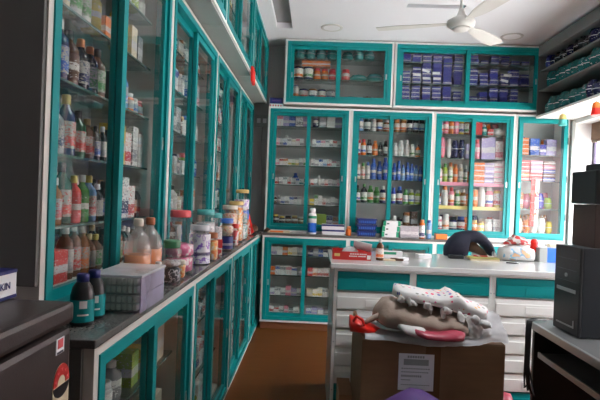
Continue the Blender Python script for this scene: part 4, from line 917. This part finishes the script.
jar('sweet_jar', 'tallest jar with yellow lid and blue printed wrapper', -.546, 3.81, .055, .345, 'gold', [(.02, .2, 'clearfill')], wrap=[(.42, .62, 'bluelid'), (.65, .85, 'vioprint')], neck=.82)
jar('sweet_jar', 'clear jar of green and white sweets behind the cream-lidded jar', -.525, 3.657, .046, .22, 'frosted', [(.02, .5, 'greenfill'), (.52, .85, 'greenfill')])
for n_, (x, y, a, l) in enumerate(((-.515, 4.07, .22, 'red slim packet leaning at far end of counter, nearest'), (-.515, 4.17, .32, 'red slim packet leaning at far end of counter, middle'), (-.515, 4.27, .42, 'red slim packet leaning at far end of counter, farthest'))):
    o = MB().box(-.008, .008, -.03, .03, 0, .29 - .035 * n_, .003).build('slim_packet', 'redprint' if n_ == 0 else 'redplastic', None, (x - .015, y, LZ + .003)); o.rotation_euler = (-a * .7, 0, PI / 2 * .9); tag(o, l, 'packet', 'leaning red packets')
o = item('bottle', 'orange', .05, .235, .05, (-.535, 3.98, LZ), parts=True, cap='cap_orange', lm='o_label2'); tag(o, 'orange capped tall bottle beside leaning red packets', 'bottle')
o = MB().loft([(-.05, 0, .03, 0, .03), (-.02, 0, .05, 0, .065), (.02, 0, .05, 0, .07), (.05, 0, .03, 0, .03)], 14, 2.2, .008, 16).build('dark_pouch', 'brownleather', None, (-.535, 4.42, LZ + .002), PI / 2); tag(o, 'dark brown pouch at far end of left counter', 'pouch')

# ------------------------------------------------------------------ fridge in the left foreground
FZ = .967
r = tag(empty('refrigerator', (-.94, .42, 0)), 'dark grey small refrigerator in the left foreground', 'refrigerator')
MB().box(0, .415, .0, .585, .03, FZ - .046, .008).build('body', 'fridge', r)
MB().box(.42, .462, .0, .585, .06, FZ - .050, .012).build('door', 'fridge', r)
MB().box(-.0, .464, -.002, .590, FZ - .042, FZ, .010).build('top_lid', 'fridge', r)
q = MB()
for x in (.03, .38):
    for y in (.03, .55): q.lathe([(.015, 0), (.015, .03)], 10, (x, y, 0))
q.build('feet', 'black', r)
# stickers on the door (face +x), y local: far edge .585
def outline(mb, pts, x0, x1):
    vs0 = [mb.bm.verts.new((x0, y, z)) for y, z in pts]; vs1 = [mb.bm.verts.new((x1, y, z)) for y, z in pts]
    mb.bm.faces.new(vs0); mb.bm.faces.new(vs1[::-1])
    for k in range(len(pts)): mb.bm.faces.new((vs0[k], vs0[(k + 1) % len(pts)], vs1[(k + 1) % len(pts)], vs1[k]))
FX = .462
s = MB().box(FX, FX + .0012, .522, .552, .876, .906, .0).build('small_sticker', 'paper', r)
MB().box(FX + .0012, FX + .002, .527, .546, .887, .904).build('red_patch', 'coral', s)
MB().box(FX + .0012, FX + .002, .525, .548, .877, .881).build('print_line', 'ink', s)
cy, cz, rr = .545, .815, .031
q = MB(); pts = [(cy - rr, .62), (cy + rr, .62)] + [(cy + rr * math.cos(a * PI / 14), cz + 1.25 * rr * math.sin(a * PI / 14)) for a in range(15)]
outline(q, pts, FX, FX + .0012); s = q.build('energy_label', 'cream', r)
q = MB(); pts = [(cy + rr * math.cos(a * PI / 14), cz + 1.25 * rr * math.sin(a * PI / 14)) for a in range(15)] + [(cy + .5 * rr * math.cos(a * PI / 10), cz + .55 * rr * math.sin(a * PI / 10)) for a in range(10, -1, -1)]
outline(q, pts, FX + .0012, FX + .002); q.build('red_star_arc', 'red', s)
q = MB()
for k in range(5):
    a = PI * (k + .5) / 5; oy, oz = cy + .75 * rr * math.cos(a), cz + .92 * rr * math.sin(a)
    pts = [(oy + (.0045 if j % 2 == 0 else .002) * math.sin(j * PI / 5), oz + (.0055 if j % 2 == 0 else .0022) * math.cos(j * PI / 5)) for j in range(10)]
    outline(q, pts, FX + .002, FX + .0026)
q.build('star', 'coral', s)
q = MB(); pts = [(cy + rr * .98 * math.cos(a * PI / 14), cz - .002 - .75 * rr * math.sin(a * PI / 14)) for a in range(15)]
outline(q, pts, FX + .0012, FX + .002); q.build('black_dial', 'black', s)
q = MB().box(FX + .0012, FX + .002, cy - .02, cy + .02, .745, .757); q.box(FX + .0012, FX + .002, cy - .018, cy + .016, .725, .735); q.build('red_print', 'coral', s)
# box on the fridge
r = tag(empty('small_carton', (-.602, .985, FZ + .002), 0.0), 'white carton with navy edges lying on the refrigerator', 'carton')
MB().box(-.12, .0, -.14, .032, 0, .056, .002).build('box', 'paper', r)
q = MB(); q.box(-.1205, .0006, -.1406, .0325, .050, .0568); q.box(-.1205, .0006, -.1406, .0325, -.0006, .006); q.build('navy_edges', 'navyb', r)
def text(s, size, name, mat, parent, loc, rot, align='LEFT'):
    cu = bpy.data.curves.new(name, 'FONT'); cu.body = s; cu.size = size; cu.extrude = .0004; cu.align_x = align
    o = bpy.data.objects.new(name, cu); COLL.objects.link(o)
    dg = bpy.context.evaluated_depsgraph_get(); me = bpy.data.meshes.new_from_object(o.evaluated_get(dg)); bpy.data.objects.remove(o)
    me.materials.clear(); me.materials.append(mt[mat])
    o = put(name, me, parent, loc); o.rotation_euler = rot
    return o
text('SKIN', .020, 'printed_word', 'navyb', r, (.0008, .010, .020), (PI / 2, 0, PI / 2), 'RIGHT')

# ------------------------------------------------------------------ corner things
r = tag(empty('switchboard', (-.535, 4.955, 1.86)), 'white electric switchboard on the wall in the back left corner', 'switchboard')
MB().box(-.075, .075, -.022, 0, 0, .115, .004).build('plate', 'under', r)
for k in range(2): MB().box(-.055 + k * .058, -.02 + k * .058, -.028, -.022, .035, .08, .003).build('switch', 'paper', r)
q = MB().tube([(-.0, -.006, 0), (-.01, -.006, -.2), (.012, -.006, -.45), (.015, -.006, -.75)], .004, 6); q.build('cord', 'slot', r)
r = MB().box(0, .125, 0, .09, 0, .030, .002).build('carton_row', 'paper', None, (-.452, BT + .03, 2.0185)); tag(r, 'white and red carton lying on the corner cabinet under the navy carton', 'carton')
q = MB()
for k in range(5): q.box(.004 + k * .024, .016 + k * .024, -.0008, .0, .0, .022)
q.build('red_print', 'coral', r)
r = MB().box(0, .12, 0, .09, 0, .055, .002).build('navy_carton', 'navyb', None, (-.45, BT + .03, 2.0495)); tag(r, 'navy blue carton on top of the back left corner cabinet', 'carton')
MB().box(.02, .10, -.0008, 0, .022, .032).build('red_print', 'purple', r)
# red tag
r = tag(empty('hanging_tag', (-.478, 3.62, 1.985)), 'small red plastic tag hanging from the overhead cabinet edge', 'tag')
q = MB()
for k in range(4): q.box(-.006, .010 + .004 * (k % 2), -.05 + k * .026, -.022 + k * .026, .012 - k * .004, .118 - k * .006, .004)
q.build('tag_body', 'redplastic', r)
MB().tube([(0, .0, .10), (-.004, .0, .13)], .002, 6).build('string', 'paper', r)
# bells under the right shelf
for n_, (x, y, z, m_, l) in enumerate(((2.05, 4.30, 1.985, 'aqualid', 'small teal and gold bell hanging under the right wall shelf'), (2.03, 3.76, 1.985, 'redplastic', 'small red and orange bell hanging under the right wall shelf'))):
    r = tag(empty('hanging_bell', (x, y, z - .115)), l, 'bell', 'bells under the shelf')
    MB().lathe([(.032, .0), (.034, .006), (.029, .05), (.023, .085), (.010, .095)], 16).build('bell_body', m_, r)
    MB().lathe([(.0298, .05), (.0245, .086), (.011, .097)], 16, cap=False).build('upper_band', 'gold' if n_ == 0 else 'orange', r)
    MB().tube([(0, 0, .09), (0, 0, .115)], .003, 6).build('cord', 'slot', r)

# ------------------------------------------------------------------ ceiling things
for n_, (x, y) in enumerate(((.093, 4.367), (1.663, 4.465))):
    r = tag(empty('ceiling_light', (x, y, CEIL)), ['round recessed ceiling light above the upper left cabinet, unlit', 'round recessed ceiling light above the upper right cabinet, unlit'][n_], 'ceiling light', 'recessed ceiling lights')
    q = MB().lathe([(.072, -.004), (.092, -.006), (.095, 0), (.07, 0), (.072, -.004)], 32, cap=False); q.build('trim_ring', 'fanwhite', r)
    MB().lathe([(.073, -.004), (.073, 0)], 32).build('diffuser', 'lamp', r)
# unseen fill light added to brighten the drawer fronts, built like the two above
lx, ly = 0.80, 1.85
r = tag(empty('ceiling_light', (lx, ly, CEIL)), 'added unseen round ceiling light that brightens the drawer fronts, lit', 'ceiling light', 'recessed ceiling lights')
MB().lathe([(.072, -.004), (.092, -.006), (.095, 0), (.07, 0), (.072, -.004)], 32, cap=False).build('trim_ring', 'fanwhite', r)
MB().lathe([(.073, -.004), (.073, 0)], 32).build('diffuser', 'lamp', r)
al = bpy.data.lights.new('added_fill_lamp', 'AREA'); al.shape = 'DISK'; al.size = 0.14; al.energy = FILL_LAMP; al.color = (0.95, 0.98, 1.0)
ao = bpy.data.objects.new('added_fill_lamp', al); COLL.objects.link(ao); ao.location = (lx, ly, CEIL - .010)
r = tag(empty('ceiling_fan', (.862, 3.16, 2.30)), 'white three-blade ceiling fan hanging from a rod', 'fan')
MB().lathe([(.03, -.035), (.058, -.03), (.085, -.012), (.085, .012), (.06, .028), (.03, .045), (.018, .075), (.014, .09)], 28).build('motor_housing', 'fanwhite', r)
MB().lathe([(.006, -.046), (.042, -.044), (.058, -.03)], 28).build('bottom_cap', 'fanwhite', r)
MB().tube([(0, 0, .08), (0, 0, .33)], .008, 12).build('downrod', 'fanwhite', r)
MB().lathe([(.02, .28), (.045, .31), (.05, .354)], 20).build('canopy', 'fanwhite', r)
for a in (math.radians(163), math.radians(47), math.radians(283)):
    q = MB(); rows = []
    for i in range(9):
        u = .07 + .45 * i / 8; wd = (.018, .022, .036, .044, .048, .050, .052, .052, .044)[i]
        for k_, sgn in enumerate((-1, 1)):
            pass
        tw = -.12 if i > 1 else -0.05
        rows.append([q.bm.verts.new((u, sg * wd, dz + sg * wd * math.sin(tw) - .002)) for sg, dz in ((-1, 0), (1, 0), (1, .005), (-1, .005))])
    for A, B_ in zip(rows, rows[1:]):
        for k_ in range(4): q.bm.faces.new((A[k_], A[(k_ + 1) % 4], B_[(k_ + 1) % 4], B_[k_]))
    q.bm.faces.new(rows[0]); q.bm.faces.new(rows[-1])
    o = q.build('blade', 'fanwhite', r); o.rotation_euler = (0, 0, a)

# ------------------------------------------------------------------ big carton with bags
r = tag(empty('cardboard_box', (.215, 2.05, 0), 0), 'large brown cardboard box standing before the drawers', 'cardboard box')
CW, CD, CH = .575, .50, .63
q = MB(); q.box(0, CW, 0, CD, 0, CH - .004, .004); q.build('box', 'card', r)
q = MB(); q.box(.002, CW * .5 - .002, 0, CD, CH - .004, CH, .001); q.box(CW * .5 + .002, CW - .002, 0.0, CD, CH - .004, CH, .001); q.build('flap', 'card', r)
MB().box(CW * .5 - .03, CW * .5 + .03, -.0012, .0, CH - .30, CH).build('tape', 'tape', r)
lb_ = MB().box(.150, .292, -.0016, -.0002, CH - .200, CH - .052).build('paper_label', 'paper', r); lb_['label'] = 'white printed label'
q = MB()
for k, (z, n0, hh, x0_, x1_) in enumerate(((.060, 7, .009, .185, .255), (.074, 1, .024, .170, .270), (.110, 12, .004, .162, .278), (.124, 12, .004, .162, .272), (.138, 10, .008, .162, .245), (.156, 6, .004, .162, .20), (.176, 14, .003, .162, .278))):
    for j in range(n0):
        stp = (x1_ - x0_) / n0; q.box(x0_ + j * stp, x0_ + j * stp + stp * (.72 if n0 > 1 else 1), -.0022, -.0015, CH - z - hh, CH - z)
q.build('printed_lines', 'under', lb_)
T = CH
# white film bag spread on the box, hanging over the front
q = MB(); NX, NY = 46, 30; gv = []
for i in range(NX):
    row_ = []
    for j in range(NY):
        u, v = i / (NX - 1), j / (NY - 1)
        x = .225 + .57 * u; y = 2.50 - .50 * v
        z = T + .006 + .010 * (1 + noise.noise(Vector((x * 12, y * 12, 3))))
        hang = .022 * math.exp(-((u - .48) / .30) ** 2) + .006 * noise.noise(Vector((x * 10, 0, 7)))
        edge = 2.045 - .004 * noise.noise(Vector((x * 20, 1, 1)))
        if y < edge:
            over = edge - y; y = edge - .006 - .010 * abs(noise.noise(Vector((x * 18, 5, 2)))); z = T + .006 - over * max(0, hang / .045)
        rgt = max(0, (u - .80) / .20); fr_ = math.exp(-((v - .62) / .25) ** 2)
        z += .095 * math.sin(min(1, rgt * 1.6) * PI * .62) * fr_ * (rgt > 0) + .02 * rgt * noise.noise(Vector((x * 30, y * 30, 1)))
        row_.append(q.bm.verts.new((x, y, z)))
    gv.append(row_)
for i in range(NX - 1):
    for j in range(NY - 1):
        f = q.bm.faces.new((gv[i][j], gv[i + 1][j], gv[i + 1][j + 1], gv[i][j + 1])); f.smooth = True
bmesh.ops.solidify(q.bm, geom=q.bm.faces[:], thickness=.0012)
o = q.build('plastic_bag', 'film'); tag(o, 'crumpled translucent white plastic bag spread on the cardboard box', 'bag')
# taupe bag
r = MB().loft([(.280, 2.17, .03, T + .062, T + .084), (.295, 2.17, .09, T + .042, T + .112), (.32, 2.17, .13, T + .030, T + .136), (.355, 2.17, .145, T + .022, T + .142), (.40, 2.175, .155, T + .020, T + .138), (.44, 2.175, .15, T + .020, T + .132), (.48, 2.175, .158, T + .020, T + .126), (.52, 2.175, .150, T + .020, T + .117), (.56, 2.175, .155, T + .020, T + .110), (.60, 2.175, .145, T + .022, T + .098), (.64, 2.18, .12, T + .022, T + .088), (.665, 2.18, .05, T + .03, T + .07)], 26, 2.2, .022, 13, 3).build('cloth_bag', 'taupe'); tag(r, 'taupe cloth bag lying on the plastic bag under the polka-dot cloth', 'bag')
MB().tube([(.300, 2.13, T + .085), (.270, 2.12, T + .072), (.245, 2.11, T + .060), (.222, 2.11, T + .045)], [.012, .013, .011, .008], 8).build('strap', 'taupe', r)
# polka-dot cloth
PK = [(.352, .165, .195), (.365, .155, .205), (.41, .147, .200), (.46, .138, .192), (.51, .130, .186), (.555, .122, .184), (.585, .116, .196), (.607, .110, .190), (.64, .100, .165), (.70, .088, .140), (.738, .084, .128)]
r = MB().loft([(x, 2.15, (.02 if k in (0, 10) else .092), T + a, T + b) for k, (x, a, b) in enumerate(PK)], 22, 3.0, .013, 18, 5).build('polka_dot_cloth', 'polka'); tag(r, 'white polka-dot cloth with fringe folded on the taupe bag', 'cloth')
R2 = random.Random(11)
for x, w_, h_ in ((.368, .012, .016), (.398, .007, .022), (.418, .014, .012), (.470, .018, .020), (.486, .007, .034), (.536, .010, .036), (.552, .015, .014), (.606, .013, .030), (.626, .008, .014), (.664, .016, .028), (.706, .020, .022)):
    zt = T + .166 - .235 * (x - .36) + R2.uniform(-.004, .004)
    MB().loft([(-w_, 0, w_ * .4, -h_ * .3, .006), (-w_ * .6, 0, w_ * .7, -h_ * R2.uniform(.3, .7), .016), (-w_ * .2, 0, w_ * .6, -h_ * R2.uniform(.5, 1.0), .016), (w_ * .2, 0, w_ * .8, -h_ * R2.uniform(.6, 1.0), .016), (w_ * .6, 0, w_ * .7, -h_ * R2.uniform(.6, 1.0), .012), (w_, 0, w_ * .5, -h_ * .8, .002)], 12, 2.4, .010, 60, x * 40).build('tassel', 'fringe', r, (x, 2.052 + R2.uniform(-.003, .004), zt))
# pink and white folded packet
r = MB().loft([(.40, 2.04, .02, T + .040, T + .058), (.42, 2.04, .05, T + .030, T + .062), (.46, 2.04, .06, T + .018, T + .052), (.52, 2.035, .06, T + .014, T + .050), (.57, 2.03, .05, T + .012, T + .054), (.61, 2.03, .03, T + .014, T + .05), (.625, 2.03, .01, T + .03, T + .045)], 16, 2.2, .008, 18).build('pink_packet', 'pink'); tag(r, 'pink and white folded packet under the taupe bag', 'packet')
MB().loft([(.352, 2.05, .02, T + .052, T + .072), (.38, 2.05, .055, T + .034, T + .070), (.42, 2.05, .060, T + .018, T + .066), (.455, 2.045, .045, T + .016, T + .060), (.48, 2.03, .02, T + .018, T + .044)], 14, 2.2, .007, 22).build('white_wrapping', 'fringe', r)
# red bag
r = MB().loft([(.165, 2.13, .01, T + .035, T + .075), (.175, 2.13, .05, T + .008, T + .075), (.205, 2.14, .07, T + .004, T + .060), (.24, 2.14, .07, T + .004, T + .045), (.275, 2.14, .05, T + .004, T + .030), (.30, 2.14, .015, T + .006, T + .018)], 16, 2.2, .010, 24).build('red_bag', 'redplastic'); tag(r, 'crumpled red plastic bag at left corner of the cardboard box', 'bag')
MB().tube([(.18, 2.09, T + .06), (.19, 2.07, T + .085), (.215, 2.07, T + .07), (.225, 2.09, T + .04)], .006, 6).build('handle', 'redplastic', r)
# things low down around the box
r = MB().loft([(-.15, 0, .05, 0, .40), (-.11, 0, .09, 0, .44), (-.05, 0, .11, 0, .475), (-.01, 0, .11, 0, .497), (.04, 0, .10, 0, .492), (.10, 0, .08, 0, .46), (.14, 0, .05, 0, .41)], 18, 2.6, .012, 9).build('purple_bag', 'purple', None, (.395, 1.88, .002)); tag(r, 'purple cloth bag standing in front of the cardboard box', 'bag')
r = MB().loft([(-.07, 0, .04, 0, .20), (-.04, 0, .07, 0, .28), (.0, 0, .08, 0, .30), (.04, 0, .07, 0, .29), (.07, 0, .04, 0, .2)], 16, 2.5, .012, 10).build('pink_bag', 'pink', None, (.93, 2.44, .002)); tag(r, 'pink and white bag on the floor right of the cardboard box', 'bag')
r = tag(empty('small_box', (.145, 2.30, 0)), 'small cardboard box on the floor left of the large box', 'cardboard box')
MB().box(0, .062, 0, .22, 0, .296, .003).build('box', 'card', r); MB().box(0, .062, 0, .22, .296, .30).build('flap', 'card', r)

# ------------------------------------------------------------------ computer desk on the right
r = tag(empty('computer_desk', (.975, 1.05, 0)), 'dark grey computer desk with silver edge at right', 'desk')
DL = 1.265
MB().box(.012, .95, 0, DL, .655, .68, .003).build('desktop', 'desk', r)
MB().box(0, .014, 0, DL + .004, .65, .682, .004).build('silver_edge', 'deskedge', r)
MB().box(.03, .93, DL - .03, DL - .01, 0, .655).build('end_panel', 'deskdark', r)
MB().box(.03, .93, .01, .03, 0, .655).build('end_panel', 'deskdark', r)
MB().box(.91, .93, .03, DL - .03, .1, .655).build('back_board', 'deskdark', r)
MB().box(.05, .90, .04, DL - .04, .525, .54).build('keyboard_shelf', 'desk', r)
MB().box(.042, .052, .04, DL - .04, .52, .545, .003).build('shelf_edge', 'deskedge', r)
q = MB()
for k in range(4):
    ox = .004 * k
    q.tube([(1.035 + ox, 2.27, .688), (.992 - ox, 2.245 + ox, .694), (.966 - ox, 2.23 + ox, .690), (.960 - ox, 2.225 + ox, .66), (.958 - ox, 2.22 + ox, .58), (.955 - ox, 2.215 + ox, .48), (.952 + .006 * k, 2.21, .42 - .012 * k), (.945 + .014 * k, 2.225, .40 - .012 * k), (.950 + .008 * k, 2.245, .46), (.952, 2.245, .56), (.956, 2.24, .62)], .0042, 7)
o = q.build('cable_bundle', 'black'); tag(o, 'looped black cables hanging over the desk edge', 'cables')
# tower
r = tag(empty('computer_tower', (1.045, 2.0, .6825), 0.04), 'black computer tower standing on the desk', 'computer')
MB().box(.012, .44, .0, .19, .0, .352, .004).build('case', 'slate', r)
MB().box(.0, .012, .0, .19, .002, .352, .004).build('front_panel', 'black', r)
q = MB(); q.box(-.0015, 0, .02, .17, .30, .303); q.box(-.0015, 0, .02, .17, .255, .258); q.box(-.0015, 0, .02, .17, .21, .213); q.build('drive_bay_lines', 'slate', r)
MB().box(-.0025, 0, .025, .165, .168, .182).build('silver_strip', 'silver', r)
q = MB(); q.box(-.0025, 0, .03, .16, .03, .036); q.box(-.0025, 0, .03, .036, .036, .06); q.build('silver_bracket', 'silver', r)
MB().lathe([(.008, 0), (.008, .004)], 14).build('power_button', 'silver', r, (-.001, .095, .235)).rotation_euler = (0, -PI / 2, 0)
r = tag(empty('product_carton', (1.10, 2.01, 1.0355)), 'dark brown printed carton standing on the computer tower', 'carton')
MB().box(0, .32, 0, .175, 0, .172, .003).build('box', 'darkbox', r); MB().box(.075, .095, -.001, 0, .03, .14).build('pale_label', 'under', r)
r = tag(empty('black_printer', (1.092, 2.0, 1.2085)), 'black box-shaped printer on top of the dark brown carton', 'printer')
MB().box(0, .36, 0, .19, 0, .135, .006).build('case', 'black', r); MB().box(.03, .33, -.002, 0, .03, .07).build('paper_slot', 'slate', r)
MB().box(.04, .33, .03, .16, .135, .165, .004).build('paper_tray', 'black', r)

# ------------------------------------------------------------------ light: daylight through the open shop front on the right
wd_ = bpy.data.worlds.new('daylight'); sc.world = wd_; wd_.use_nodes = True
nt = wd_.node_tree; nt.nodes.clear()
bg = nt.nodes.new('ShaderNodeBackground'); bg.inputs[0].default_value = (0.91, 0.96, 1.0, 1); bg.inputs[1].default_value = 26.0
ow = nt.nodes.new('ShaderNodeOutputWorld'); nt.links.new(bg.outputs[0], ow.inputs[0])
pl = bpy.data.lights.new('doorway_portal', 'AREA'); pl.shape = 'RECTANGLE'; pl.size = OY1 - OY0; pl.size_y = OZ; pl.cycles.is_portal = True
po = bpy.data.objects.new('doorway_portal', pl); COLL.objects.link(po); po.location = (XO - .01, (OY0 + OY1) / 2, OZ / 2)
po.rotation_euler = Vector((-1, 0, 0)).to_track_quat('-Z', 'Y').to_euler()
po.rotation_euler = Matrix(((0, 0, 1), (1, 0, 0), (0, 1, 0))).to_euler()      # local x -> +Y, y -> +Z, -z -> -X

# ------------------------------------------------------------------ camera
cd = bpy.data.cameras.new('camera'); cam = bpy.data.objects.new('camera', cd); COLL.objects.link(cam)
cd.sensor_width = 36.0; cd.lens = 36.0 * 505.96 / 600.0; cd.clip_start = 0.05
yaw, pitch, roll = 0.02852, -0.00756, 0.03835
fwd = Vector((-math.sin(yaw) * math.cos(pitch), math.cos(yaw) * math.cos(pitch), math.sin(pitch)))
rt = Vector((math.cos(yaw), math.sin(yaw), 0)); up = rt.cross(fwd)
r2 = rt * math.cos(roll) + up * math.sin(roll); u2 = up * math.cos(roll) - rt * math.sin(roll)
cam.matrix_world = Matrix(((r2.x, u2.x, -fwd.x, 0), (r2.y, u2.y, -fwd.y, 0), (r2.z, u2.z, -fwd.z, 1.1958), (0, 0, 0, 1)))
sc.camera = cam
vs_ = sc.view_settings
vs_.view_transform = 'Standard'; vs_.look = 'None'; vs_.exposure = 0.0; vs_.gamma = 1.0; vs_.use_curve_mapping = False
sc.cycles.transparent_max_bounces = 32
sc.cycles.max_bounces = 10
sc.cycles.diffuse_bounces = 6
print('articles', NITEM[0], 'objects', len(sc.objects))
